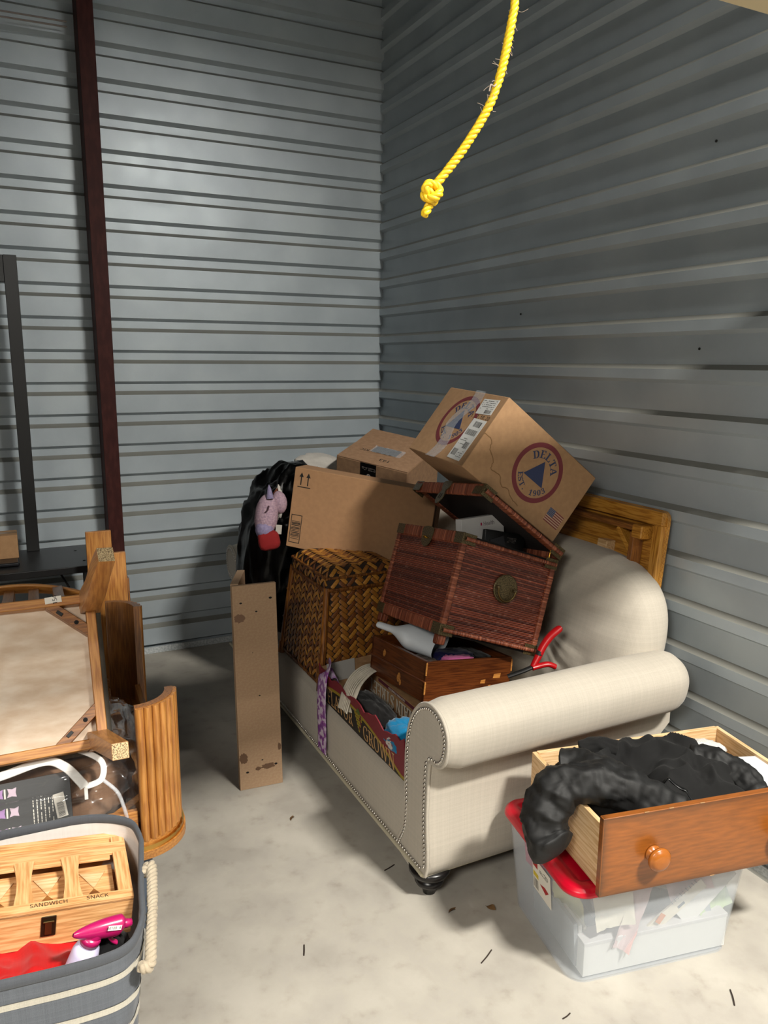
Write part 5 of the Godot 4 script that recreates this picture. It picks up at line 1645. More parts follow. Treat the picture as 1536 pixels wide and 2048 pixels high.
func drawer_box() -> void:
	var x := Transform3D(Basis(Vector3(0.989, -0.135, -0.061), Vector3(0.13, 0.989, -0.068), Vector3(0.069, 0.059, 0.996)).orthonormalized(), Vector3(1.372, 0.525, -2.328))
	var root := thing("mahogany_drawer", "dark reddish wooden drawer with pale chips, under the wicker trunk", "drawer", x)
	var wx := wood("mahogany", 0, 0.3)
	var wz := wood("mahogany", 2, 0.3)
	var h := Vector3(0.182, 0.0695, 0.185)
	part("side", mb().box(at(Vector3(0, 0, h.z - 0.007)), Vector3(h.x * 2, h.y * 2, 0.014), 0.002), wx, root)
	part("side", mb().box(at(Vector3(0, 0, -h.z + 0.007)), Vector3(h.x * 2, h.y * 2, 0.014), 0.002), wx, root)
	var fr := part("front", mb().box(at(Vector3(-h.x + 0.008, 0, 0)), Vector3(0.016, h.y * 2, h.z * 2 - 0.001), 0.002), wz, root)
	part("back", mb().box(at(Vector3(h.x - 0.007, 0, 0)), Vector3(0.014, h.y * 2, h.z * 2 - 0.03), 0.002), wz, root)
	part("bottom", mb().box(at(Vector3(0, -h.y + 0.006, 0)), Vector3(h.x * 2 - 0.02, 0.008, h.z * 2 - 0.02), 0.001), wx, root)
	part("moulding", mb().tube(PackedVector3Array([Vector3(-h.x - 0.001, 0.0, -h.z + 0.002), Vector3(-h.x - 0.001, 0.0, h.z - 0.002)]), 0.004, 8), wz, fr)
	var chip := wood("oak", 0)
	for q in [[Vector3(-h.x - 0.0005, 0.028, -0.09), Vector2(0.016, 0.026)], [Vector3(-h.x - 0.0005, -0.03, 0.02), Vector2(0.022, 0.034)], [Vector3(-h.x - 0.0005, -0.045, 0.032), Vector2(0.012, 0.02)]]:
		part("chip", mb().prism(Transform3D(Basis(Vector3.UP, -PI / 2), q[0]), spline2([Vector2(-0.5, -0.1) * q[1], Vector2(-0.1, -0.5) * q[1], Vector2(0.4, -0.3) * q[1], Vector2(0.5, 0.2) * q[1], Vector2(0.0, 0.5) * q[1]], 4, true), 0.0012, true), chip, root)
	for q in [[Vector3(0.06, -0.012, h.z + 0.0002), Vector2(0.022, 0.014)], [Vector3(0.12, 0.005, h.z + 0.0002), Vector2(0.034, 0.018)], [Vector3(0.09, -0.03, h.z + 0.0002), Vector2(0.012, 0.008)]]:
		part("chip", mb().prism(at(q[0] - Vector3(0, 0, 0.0008)), PackedVector2Array([Vector2(-0.5, -0.4) * q[1], Vector2(0.4, -0.5) * q[1], Vector2(0.5, 0.5) * q[1], Vector2(-0.4, 0.4) * q[1]]), 0.0012), chip, root)
	for q in [Vector3(-h.x, 0.045, h.z), Vector3(-h.x, -0.02, h.z), Vector3(h.x, 0.04, h.z)]:
		part("chip", mb().box(at(q), Vector3(0.006, 0.045, 0.006), 0.002), chip, root)
	# contents: white plastic spout, folded cloths, rag
	var sp := mb().grid(func(u, v):
		var a: float = -v * TAU
		var r: float = 0.013 + 0.047 * smoothstep(0.22, 0.62, u) + 0.012 * u
		if u < 0.02:
			r = 0.010
		return Vector3(-0.13 + 0.26 * u, sin(a) * r * (0.55 + 0.3 * (1 - u)), cos(a) * r), 40, 28, false, true)
	var spx := tf(Vector3(1.268, 0.640, -2.375), Vector3(0.55, -0.13, 0.80), Vector3(-0.05, 1, 0.15))
	var spo := thing("white_spout", "white plastic funnel lying across the dark drawer, its narrow tip to the left", "funnel", spx)
	part("funnel_body", sp, plain("white plastic", Color(0.78, 0.80, 0.82), 0.4), spo)
	part("funnel_mouth", mb().lathe(Transform3D(Basis(Vector3.BACK, PI / 2), Vector3(-0.129, 0, 0)), [Vector2(0.0, 0.0), Vector2(0.006, 0.0), Vector2(0.006, 0.002), Vector2(0, 0.002)], 14), plain("grey shade plastic", Color(0.35, 0.36, 0.38), 0.5), spo)
	var nb := noise(23, 4.0, 3)
	var cl := func(d: Vector3) -> float: return 0.18 * nb.get_noise_3dv(d)
	solo("blue_cloth", mb().blob(x * at(Vector3(-0.005, 0.048, 0.085)), Vector3(0.075, 0.030, 0.055), cl, 36, 20, 0.7), cloth("royal blue cloth", Color(0.035, 0.035, 0.22), 0.1, 8.0), "royal blue folded cloth in the dark drawer, beside the trunk's foot", "cloth")
	solo("pink_cloth", mb().blob(x * at(Vector3(-0.02, 0.050, 0.135)), Vector3(0.06, 0.022, 0.032), cl, 36, 20, 0.6), cloth("pink cloth", Color(0.62, 0.30, 0.47), 0.08, 8.0), "pink folded cloth in the dark drawer, in front of the blue cloth", "cloth")
	solo("taupe_cloth", mb().blob(x * at(Vector3(-0.09, 0.018, 0.06)), Vector3(0.06, 0.03, 0.085), cl, 36, 20, 0.7), cloth("taupe cloth", Color(0.26, 0.21, 0.17), 0.1, 8.0), "crumpled taupe cloth in the dark drawer, right of the white funnel", "cloth")
	solo("charcoal_cloth", mb().blob(x * at(Vector3(0.10, 0.030, 0.05)), Vector3(0.06, 0.03, 0.09), cl, 36, 20, 0.7), cloth("charcoal cloth", Color(0.05, 0.045, 0.045), 0.1, 8.0), "charcoal cloth in the dark drawer, right of the blue cloth", "cloth")
	# pliers with red grips at the drawer's right end
	var red := plain("red grip", Color(0.62, 0.03, 0.06), 0.35)
	var blk := plain("black rubber", Color(0.03, 0.03, 0.03), 0.6)
	var pl := thing("pliers", "pliers with curved red and black grips, stuck between drawer and sofa", "pliers", at(Vector3(1.60, 0.60, -2.05)))
	part("handle", mb().tube(spline([Vector3(-0.02, -0.02, 0), Vector3(0.0, 0.012, 0), Vector3(0.022, 0.05, 0), Vector3(0.05, 0.085, 0.004), Vector3(0.088, 0.112, 0.01)], 6), [0.010, 0.011, 0.012, 0.0125, 0.013, 0.0135, 0.014, 0.0145, 0.0145, 0.015, 0.015, 0.015, 0.015, 0.015, 0.015, 0.0155, 0.0155, 0.0155, 0.0155, 0.0155, 0.0155, 0.0155, 0.015, 0.013, 0.008], 12, 0.8), red, pl)
	part("grip_band", mb().tube(PackedVector3Array([Vector3(0.004, 0.02, 0.0), Vector3(0.011, 0.033, 0.0)]), 0.0142, 12, 0.85), blk, pl)
	part("handle", mb().tube(spline([Vector3(-0.024, -0.02, 0.004), Vector3(-0.004, -0.016, 0.008), Vector3(0.03, -0.010, 0.02), Vector3(0.055, -0.02, 0.03)], 6), 0.012, 10, 0.8), red, pl)
	part("jaw", mb().tube(spline([Vector3(-0.018, -0.018, 0), Vector3(-0.05, -0.03, -0.008), Vector3(-0.10, -0.05, -0.03)], 5), 0.011, 10, 0.6), blk, pl)

func fruit_tray() -> void:
	# open tray; its printed front leans over the seat's edge
	var o := Vector3(1.052, 0.318, -2.335)
	var x := tf(o, Vector3(0, 0.0, 1), Vector3(-0.06, 1, 0)) # local x runs to the viewer's right along the sofa, y up, z outwards to the left
	var root := thing("fruit_tray", "red and black fruit carton tray lettered FLAVOR GROWN, on the sofa's edge", "tray", x)
	var L := 0.72
	var red := plain("tray red", Color("6f1a26"), 0.6)
	var board := cardboard("tray board", Color("8f6e4c"), Color("a07d58"))
	var pts := PackedVector2Array([Vector2(-L / 2, -0.012), Vector2(L / 2, 0.0), Vector2(L / 2, 0.150), Vector2(L / 2 - 0.03, 0.128)])
	for k in 23:
		var t := 1.0 - float(k + 1) / 24
		pts.append(Vector2(lerpf(-L / 2, L / 2, t), 0.122 + 0.016 * sin(t * 29.0) * (1.0 if fposmod(t * 5.0, 1.0) > 0.5 else 0.3)))
	pts.append(Vector2(-L / 2 + 0.03, 0.115))
	pts.append(Vector2(-L / 2, 0.135))
	var fr := part("front_panel", mb().prism(at(Vector3(0, 0, -0.004)), pts, 0.004), red, root)
	var arch := func(t: float) -> float: return -0.012 + 0.092 * pow(maxf(sin(clampf(t * 0.86 + 0.16, 0, 1) * PI), 0.0), 0.8)
	var yl := PackedVector2Array()
	var bk := PackedVector2Array()
	for k in 25:
		var t := float(k) / 24
		yl.append(Vector2(lerpf(-L / 2, L / 2, t), maxf(arch.call(t), -0.0105 + 0.0115 * t) + 0.012))
		bk.append(Vector2(lerpf(-L / 2, L / 2 - 0.004, t), maxf(arch.call(t), -0.0105 + 0.0115 * t)))
	for k in 25:
		var t := 1.0 - float(k) / 24
		yl.append(Vector2(lerpf(-L / 2, L / 2, t), -0.0118 + 0.0115 * t))
		bk.append(Vector2(lerpf(-L / 2, L / 2 - 0.004, t), -0.0116 + 0.0113 * t))
	part("yellow_print", mb().prism(at(Vector3(0, 0, -0.0002)), yl, 0.0006), plain("tray yellow", Color("8f7a22"), 0.6), fr)
	part("black_print", mb().prism(at(Vector3(0, 0, 0.0)), bk, 0.0008), plain("tray black", Color("17130f"), 0.6), fr)
	var tan := plain("tray letters", Color("b58d5c"), 0.6)
	part("lettering", mb().text(at(Vector3(-0.165, 0.032, 0.0009)), "FLAVOR", 0.078, 0.0006, "Droid Serif", false, func(p): return Vector3(p.x * 0.78, p.y * (0.95 + 0.3 * clampf((0.1 - p.x) * 3.0, 0.0, 1.0)) + 0.002, p.z)), tan, fr)
	part("lettering", mb().text(at(Vector3(0.165, 0.030, 0.0009)), "GROWN", 0.078, 0.0006, "Droid Serif", false, func(p): return Vector3(p.x * 0.80, p.y * (0.95 + 0.3 * clampf((p.x + 0.1) * 1.5, 0.0, 1.0)), p.z)), tan, fr)
	var gr := plain("grape print", Color("8d7a1c"), 0.6)
	var g := 0
	for row in 6:
		for c in 6 - row:
			part("grape_print", mb().lathe(Transform3D(Basis(Vector3.RIGHT, PI / 2), Vector3(0.012 + (c - (5 - row) / 2.0) * 0.0115, 0.075 - row * 0.0115, 0.0009)), [Vector2(0, 0), Vector2(0.0062, 0), Vector2(0.0058, 0.0006), Vector2(0, 0.0008)], 10), gr if (g % 5) != 4 else plain("grape red print", Color("5d1c24"), 0.6), fr)
			g += 1
	part("leaf_print", mb().prism(at(Vector3(0.012, 0.080, 0.0008)), PackedVector2Array([Vector2(-0.022, 0), Vector2(-0.010, 0.004), Vector2(0.0, -0.002), Vector2(0.014, 0.004), Vector2(0.012, 0.014), Vector2(0.0, 0.024), Vector2(-0.012, 0.014)]), 0.0006), plain("leaf print", Color("4d5a22"), 0.6), fr)
	part("floor", mb().box(at(Vector3(0, 0.006, -0.15)), Vector3(L, 0.006, 0.29), 0.001), board, root)
	part("end_wall", mb().box(at(Vector3(-L / 2 + 0.002, 0.062, -0.14)), Vector3(0.004, 0.115, 0.27), 0.001), board, root)
	part("end_wall", mb().box(at(Vector3(L / 2 - 0.002, 0.062, -0.14)), Vector3(0.004, 0.115, 0.27), 0.001), board, root)
	part("inner_lining", mb().box(at(Vector3(-L / 2 + 0.006, 0.085, -0.09)), Vector3(0.003, 0.08, 0.12), 0.001), plain("white board", Color(0.66, 0.65, 0.63), 0.8), root)
	# carton lying upside down in the tray, under the dark drawer
	var mc := thing("produce_carton", "brown produce carton with upside down white MAIN STREET lettering, under the dark drawer", "carton", at(Vector3(1.345, 0.325, -2.33)))
	var mx := Basis(Vector3.BACK, Vector3.UP, Vector3.LEFT)
	part("carton_body", mb().box(at(Vector3(0, 0.065, 0)), Vector3(0.30, 0.125, 0.60), 0.003), cardboard("produce board", Color("8c6a47"), Color("9c7750")), mc)
	var q := Transform3D(mx * Basis(Vector3.BACK, PI), Vector3(-0.1503, 0.07, -0.03))
	stuff(part("lettering", mb().text(q * at(Vector3(0.0, -0.008, 0)), "MAIN STREET", 0.062, 0.0008, "Droid Serif", true, func(p): return Vector3(p.x * 0.86, p.y * 1.25, p.z)), plain("outline ink", Color("3a2d22"), 0.7), mc, at(Vector3(0.0002, -0.002, 0.002))))
	stuff(part("lettering", mb().text(q * at(Vector3(0.0, -0.008, 0.0006)), "MAIN STREET", 0.060, 0.0008, "Droid Serif", true, func(p): return Vector3(p.x * 0.86, p.y * 1.25, p.z)), plain("white letters", Color("b9b2a4"), 0.7), mc))
	var bn := part("maroon_band", mb().box(q * at(Vector3(-0.04, -0.050, 0)), Vector3(0.30, 0.013, 0.0008), 0.0002), plain("maroon ink", Color("57202c"), 0.7), mc)
	part("band_lettering", mb().text(q * at(Vector3(-0.04, -0.050, 0.0006)), "CALIFORNIA STEMMETTES", 0.011, 0.0006, "Droid Sans"), plain("white letters", Color("b9b2a4"), 0.7), bn)
	part("strawberry_print", mb().prism(Transform3D(mx, Vector3(-0.1503, 0.045, 0.225)), spline2([Vector2(-0.03, 0.02), Vector2(0.0, 0.03), Vector2(0.032, 0.02), Vector2(0.034, -0.012), Vector2(0.01, -0.045), Vector2(-0.016, -0.04), Vector2(-0.034, -0.010)], 4, true), 0.0008, true), plain("berry ink", Color("48151d"), 0.7), mc)
	part("leaf_print", mb().prism(Transform3D(mx, Vector3(-0.1504, 0.075, 0.22)), spline2([Vector2(-0.04, 0.01), Vector2(-0.02, 0.028), Vector2(0.0, 0.018), Vector2(0.012, 0.034), Vector2(0.03, 0.012), Vector2(0.01, -0.004), Vector2(-0.02, -0.006)], 4, true), 0.001, true), plain("dark leaf ink", Color("2b2b23"), 0.7), mc)
	# clothes in the tray
	var nb := noise(29, 3.0, 3, FastNoiseLite.TYPE_SIMPLEX_SMOOTH, true)
	var f := func(d: Vector3) -> float: return 0.22 * nb.get_noise_3dv(d * 0.7)
	solo("black_cloth", mb().blob(at(Vector3(1.115, 0.385, -2.33)), Vector3(0.04, 0.045, 0.15), f, 40, 24, 0.8), cloth("charcoal cloth", Color(0.05, 0.045, 0.045), 0.1, 8.0), "charcoal garment bunched in the fruit tray, behind the lettered front", "clothes")
	solo("blue_shirt", mb().blob(at(Vector3(1.105, 0.41, -2.07)), Vector3(0.055, 0.05, 0.085), f, 40, 24, 0.8), cloth("turquoise cloth", Color(0.05, 0.43, 0.60), 0.08, 8.0), "turquoise shirt bunched in the fruit tray beside the sofa arm", "clothes")
	solo("orange_shirt", mb().blob(at(Vector3(1.085, 0.405, -2.035)), Vector3(0.035, 0.035, 0.05), f, 32, 20, 0.8), cloth("orange cloth", Color(0.55, 0.20, 0.10), 0.1, 8.0), "orange cloth tucked against the turquoise shirt in the fruit tray", "clothes")
	solo("white_sock", mb().blob(at(Vector3(1.072, 0.405, -2.085)), Vector3(0.025, 0.03, 0.045), f, 32, 20, 0.8), cloth("white cotton", Color(0.74, 0.72, 0.69), 0.05, 7.0), "small white sock on the tray's torn edge, below the turquoise shirt", "sock")
	# long ribbed white sock over the tray, and a tie-dyed band hanging down the sofa
	var sock := ribbon(spline([Vector3(1.24, 0.468, -2.50), Vector3(1.18, 0.480, -2.49), Vector3(1.13, 0.478, -2.47), Vector3(1.085, 0.455, -2.45), Vector3(1.055, 0.42, -2.43), Vector3(1.035, 0.375, -2.42)], 8), 0.085, 0.006, Vector3(-0.6, 0.8, 0.1))
	var ns := cloth("ribbed cotton", Color(0.72, 0.69, 0.63), 0.08, 9.0)
	var so := solo("long_sock", sock, ns, "long ribbed cream sock draped over the fruit tray's edge", "sock")
	for k in 7:
		var pth := spline([Vector3(1.24, 0.474, -2.50), Vector3(1.18, 0.486, -2.49), Vector3(1.127, 0.483, -2.47), Vector3(1.080, 0.459, -2.45), Vector3(1.050, 0.422, -2.43), Vector3(1.030, 0.377, -2.42)], 6)
		for j in pth.size():
			pth[j] += Vector3(-0.002, 0.0, (k - 3) * 0.0115)
		part("rib", mb().tube(pth, 0.0032, 5), ns, so)
	var td := speckled("tie dye", [[0.40, Color("c3b4c6")], [0.5, Color("8a4a92")], [0.7, Color("6d2f7d")]], 0.014, Vector3(4, 4, 4), 0.9, 3, 91)
	solo("tie_dye_band", ribbon(spline([Vector3(1.10, 0.40, -2.66), Vector3(1.075, 0.442, -2.645), Vector3(1.04, 0.432, -2.63), Vector3(1.026, 0.38, -2.62), Vector3(1.020, 0.30, -2.61), Vector3(1.018, 0.22, -2.60), Vector3(1.017, 0.135, -2.60)], 8), 0.088, 0.003, Vector3(-1, 0.1, 0.0)), td, "purple and white tie-dyed fabric band hanging down the sofa front", "headband")

func wall_table() -> void:
	# underside of a honey coloured table leaning between sofa back and wall
	var x := tf(Vector3(2.01, 0.79, -2.31), Vector3(0, 0.0, 1), Vector3(0.10, 1, 0))      # x to the viewer, y up, z out to the left
	var root := thing("leaning_table", "honey coloured wooden table top with its framed underside showing, leaning behind the sofa", "table", x)
	var px := wood("honey", 0, 0.4)
	var py := wood("honey", 1, 0.4)
	var w := 0.76
	var h := 0.64
	var poly := PackedVector2Array()
	for q in [[Vector2(w / 2 - 0.03, h / 2 - 0.03), 0.0], [Vector2(-w / 2 + 0.03, h / 2 - 0.03), PI / 2], [Vector2(-w / 2 + 0.03, -h / 2 + 0.03), PI], [Vector2(w / 2 - 0.03, -h / 2 + 0.03), PI * 1.5]]:
		for k in 7:
			var a: float = q[1] + PI / 2 * k / 6
			poly.append(q[0] + Vector2(cos(a), sin(a)) * 0.03)
	part("table_top", mb().prism(at(Vector3(0, 0, -0.012)), poly, 0.016, true), px, root)
	for s in [1, -1]:
		part("edge_frame", mb().box(at(Vector3(0, s * (h / 2 - 0.028), 0.012)), Vector3(w - 0.01, 0.052, 0.024), 0.005), px, root)
		part("edge_frame", mb().box(at(Vector3(s * (w / 2 - 0.022), 0, 0.012)), Vector3(0.042, h - 0.1, 0.024), 0.005), py, root)
		part("apron", mb().box(at(Vector3(0, s * (h / 2 - 0.075), 0.03)), Vector3(w - 0.20, 0.020, 0.05), 0.002), wood("oakdark", 0), root)
		part("apron", mb().box(at(Vector3(s * (w / 2 - 0.105), 0, 0.03)), Vector3(0.020, h - 0.18, 0.05), 0.002), wood("oakdark", 1), root)
		for t in [1, -1]:
			part("leg_block", mb().box(at(Vector3(s * (w / 2 - 0.085), t * (h / 2 - 0.085), 0.03)), Vector3(0.05, 0.05, 0.055), 0.006), px, root)
			part("corner_block", mb().box(Transform3D(Basis(Vector3.BACK, -s * t * PI / 4), Vector3(s * (w / 2 - 0.145), t * (h / 2 - 0.125), 0.03)), Vector3(0.11, 0.018, 0.045), 0.002), px, root)
	part("cross_rail", mb().box(at(Vector3(-0.10, 0.155, 0.022)), Vector3(0.46, 0.03, 0.035), 0.002), px, root)
	part("glue_block", mb().box(at(Vector3(0.125, 0.150, 0.026)), Vector3(0.05, 0.045, 0.045), 0.003), wood("maple", 0), root)

func mdf_boards() -> void:
	var m := wood("mdf", 1, 0.85)
	var x := tf(Vector3(0.797, 0.0, -2.68), Vector3(0.165, 0, 0.012), Vector3(-0.008, 1, -0.062))
	var root := thing("particle_boards", "tall tan particle board joined to a second board, standing before the sofa", "board", x)
	var a := part("board", mb().box(at(Vector3(0, 0.398, 0)), Vector3(0.166, 0.796, 0.018), 0.0012), m, root)
	part("board", mb().box(Transform3D(Basis(Vector3.UP, -0.30), Vector3(-0.032, 0.400, -0.132)), Vector3(0.030, 0.80, 0.25), 0.0012), m, root)
	var hole := plain("hole dark", Color(0.03, 0.02, 0.015), 0.9)
	for q in [[-0.052, 0.729, 0.0042], [0.060, 0.739, 0.005], [0.005, 0.692, 0.0036], [-0.053, 0.068, 0.0048], [0.058, 0.083, 0.005], [-0.015, 0.535, 0.0016], [0.005, 0.365, 0.003], [0.006, 0.108, 0.003]]:
		part("screw_hole", mb().lathe(Transform3D(Basis(Vector3.RIGHT, PI / 2) * Basis().scaled(Vector3(1.25, 1, 0.8)), Vector3(q[0], q[1], 0.0091)), [Vector2(q[2], 0), Vector2(q[2], 0.0003), Vector2(0, 0.0004)], 14), hole, a)
	var stn := plain("glue stain", Color("5d432e"), 0.8)
	var nz := noise(5, 2.0, 3)
	for q in [[-0.058, 0.672, 0.020, 0.016], [-0.066, 0.125, 0.016, 0.020], [0.028, 0.080, 0.026, 0.011], [-0.012, 0.076, 0.011, 0.007], [0.074, 0.15, 0.006, 0.014]]:
		var poly := PackedVector2Array()
		for k in 28:
			var t := TAU * k / 28
			var r := 1.0 + 0.35 * nz.get_noise_2d(cos(t) + q[0] * 50, sin(t) + q[1] * 50)
			poly.append(Vector2(clampf(q[0] + cos(t) * r * q[2], -0.082, 0.082), q[1] + sin(t) * r * q[3]))
		part("glue_stain", mb().prism(at(Vector3(0, 0, 0.0086)), poly, 0.0006, true), stn if q[1] < 0.5 else plain("pale stain", Color("6f5440"), 0.8), a)

# ---------------------------------------------------------------- right: clear bin, drawer, jacket
func rrect(u: float, hx: float, hz: float, r: float) -> Vector2:
	var seg := fposmod(u * 4.0, 4.0)
	var s := int(seg)
	var fr := seg - s
	var c: Vector2 = [Vector2(1, -1), Vector2(-1, -1), Vector2(-1, 1), Vector2(1, 1)][s]
	var a := -(s + clampf((fr - 0.2) / 0.6, 0.0, 1.0)) * PI / 2
	return Vector2(c.x * (hx - r) + cos(a) * r, c.y * (hz - r) + sin(a) * r)

func right_stack() -> void:
	var bxf := Transform3D(Basis(Vector3(0.984, 0, 0.18), Vector3.UP, Vector3(-0.18, 0, 0.984)), Vector3(1.512, 0.0, -1.513))
	var milky := plain("milky clear plastic", Color(0.84, 0.87, 0.90, 0.23), 0.42)
	milky.transparency = BaseMaterial3D.TRANSPARENCY_ALPHA
	milky.cull_mode = BaseMaterial3D.CULL_DISABLED
	var root := thing("clear_bin", "clear plastic bin full of papers with a red lid, on the floor", "storage bin", bxf)
	part("bin_body", round_tub(0.545, 0.415, 0.495, 0.365, 0.285, 0.05), milky, root)
	var red := plain("red lid plastic", Color(0.70, 0.015, 0.13), 0.32)
	var prof := [Vector2(0.004, 0.284), Vector2(0.0, 0.2855), Vector2(0.0, 0.291), Vector2(0.003, 0.298), Vector2(0.011, 0.306), Vector2(0.022, 0.309), Vector2(0.036, 0.308), Vector2(0.046, 0.303), Vector2(0.052, 0.300), Vector2(0.10, 0.300), Vector2(0.2199, 0.300)]
	var lid := part("lid", mb().grid(func(u, v):
		var k: float = v * (prof.size() - 1)
		var j := mini(int(k), prof.size() - 2)
		var q: Vector2 = prof[j].lerp(prof[j + 1], k - j)
		var p := rrect(u, 0.287 - q.x, 0.224 - q.x, maxf(0.06 - q.x, 0.002))
		return Vector3(p.x, q.y, p.y), 96, 40, true), red, root)
	part("lid_dimple", mb().lathe(at(Vector3(-0.18, 0.2995, -0.12)), [Vector2(0.0, 0.0), Vector2(0.016, 0.0), Vector2(0.014, 0.003), Vector2(0.010, 0.002), Vector2(0.0, 0.002)], 20), red, lid)
	# sticker on the left side
	var sx := Transform3D(Basis(Vector3.BACK, Vector3.UP, Vector3.LEFT) * Basis(Vector3.RIGHT, 0.09), Vector3(-0.2685, 0.205, 0.035))
	var st := part("sticker", mb().box(sx, Vector3(0.105, 0.10, 0.001), 0.0003), plain("sticker paper", Color(0.82, 0.80, 0.76), 0.5), root)
	part("sticker_print", mb().box(sx * at(Vector3(-0.036, 0.036, 0.0006)), Vector3(0.028, 0.024, 0.0006), 0.0002), plain("sticker red", Color(0.6, 0.05, 0.06), 0.5), st)
	part("sticker_print", mb().box(sx * at(Vector3(-0.034, 0.0, 0.0006)), Vector3(0.03, 0.014, 0.0006), 0.0002), plain("sticker yellow", Color(0.75, 0.65, 0.12), 0.5), st)
	part("sticker_print", mb().prism(sx * at(Vector3(0.015, -0.012, 0.0004)), PackedVector2Array([Vector2(-0.024, 0.0), Vector2(0.004, 0.008), Vector2(0.026, 0.004), Vector2(0.008, -0.012)]), 0.0006), plain("sticker red", Color(0.6, 0.05, 0.06), 0.5), st)
	var ink := plain("ink", Color(0.08, 0.08, 0.08), 0.8)
	stuff(part("sticker_barcode", bars(mb(), sx * at(Vector3(-0.034, -0.028, 0.0006)), 0.028, 0.030, 5, 0.003), ink, st))
	stuff(part("sticker_print", lines(mb(), sx * at(Vector3(0.015, 0.030, 0.0006)), 0.05, 0.016, 3, 6, 0.0022), ink, st))
	papers(bxf)
	drawer(Transform3D(bxf.basis, Vector3(1.24, 0.3105, -1.315) + Vector3(-0.18, 0, 0.984) * 0.014))

func sheet_mesh(w: float, h: float, curl: float, sd: int) -> Mb:
	var nz := noise(sd, 5.0, 2)
	return mb().grid(func(u, v):
		return Vector3((u - 0.5) * w, (v - 0.5) * h, curl * (u - 0.5) * (u - 0.5) * 4.0 + 0.006 * nz.get_noise_2d(u, v)), 10, 10)

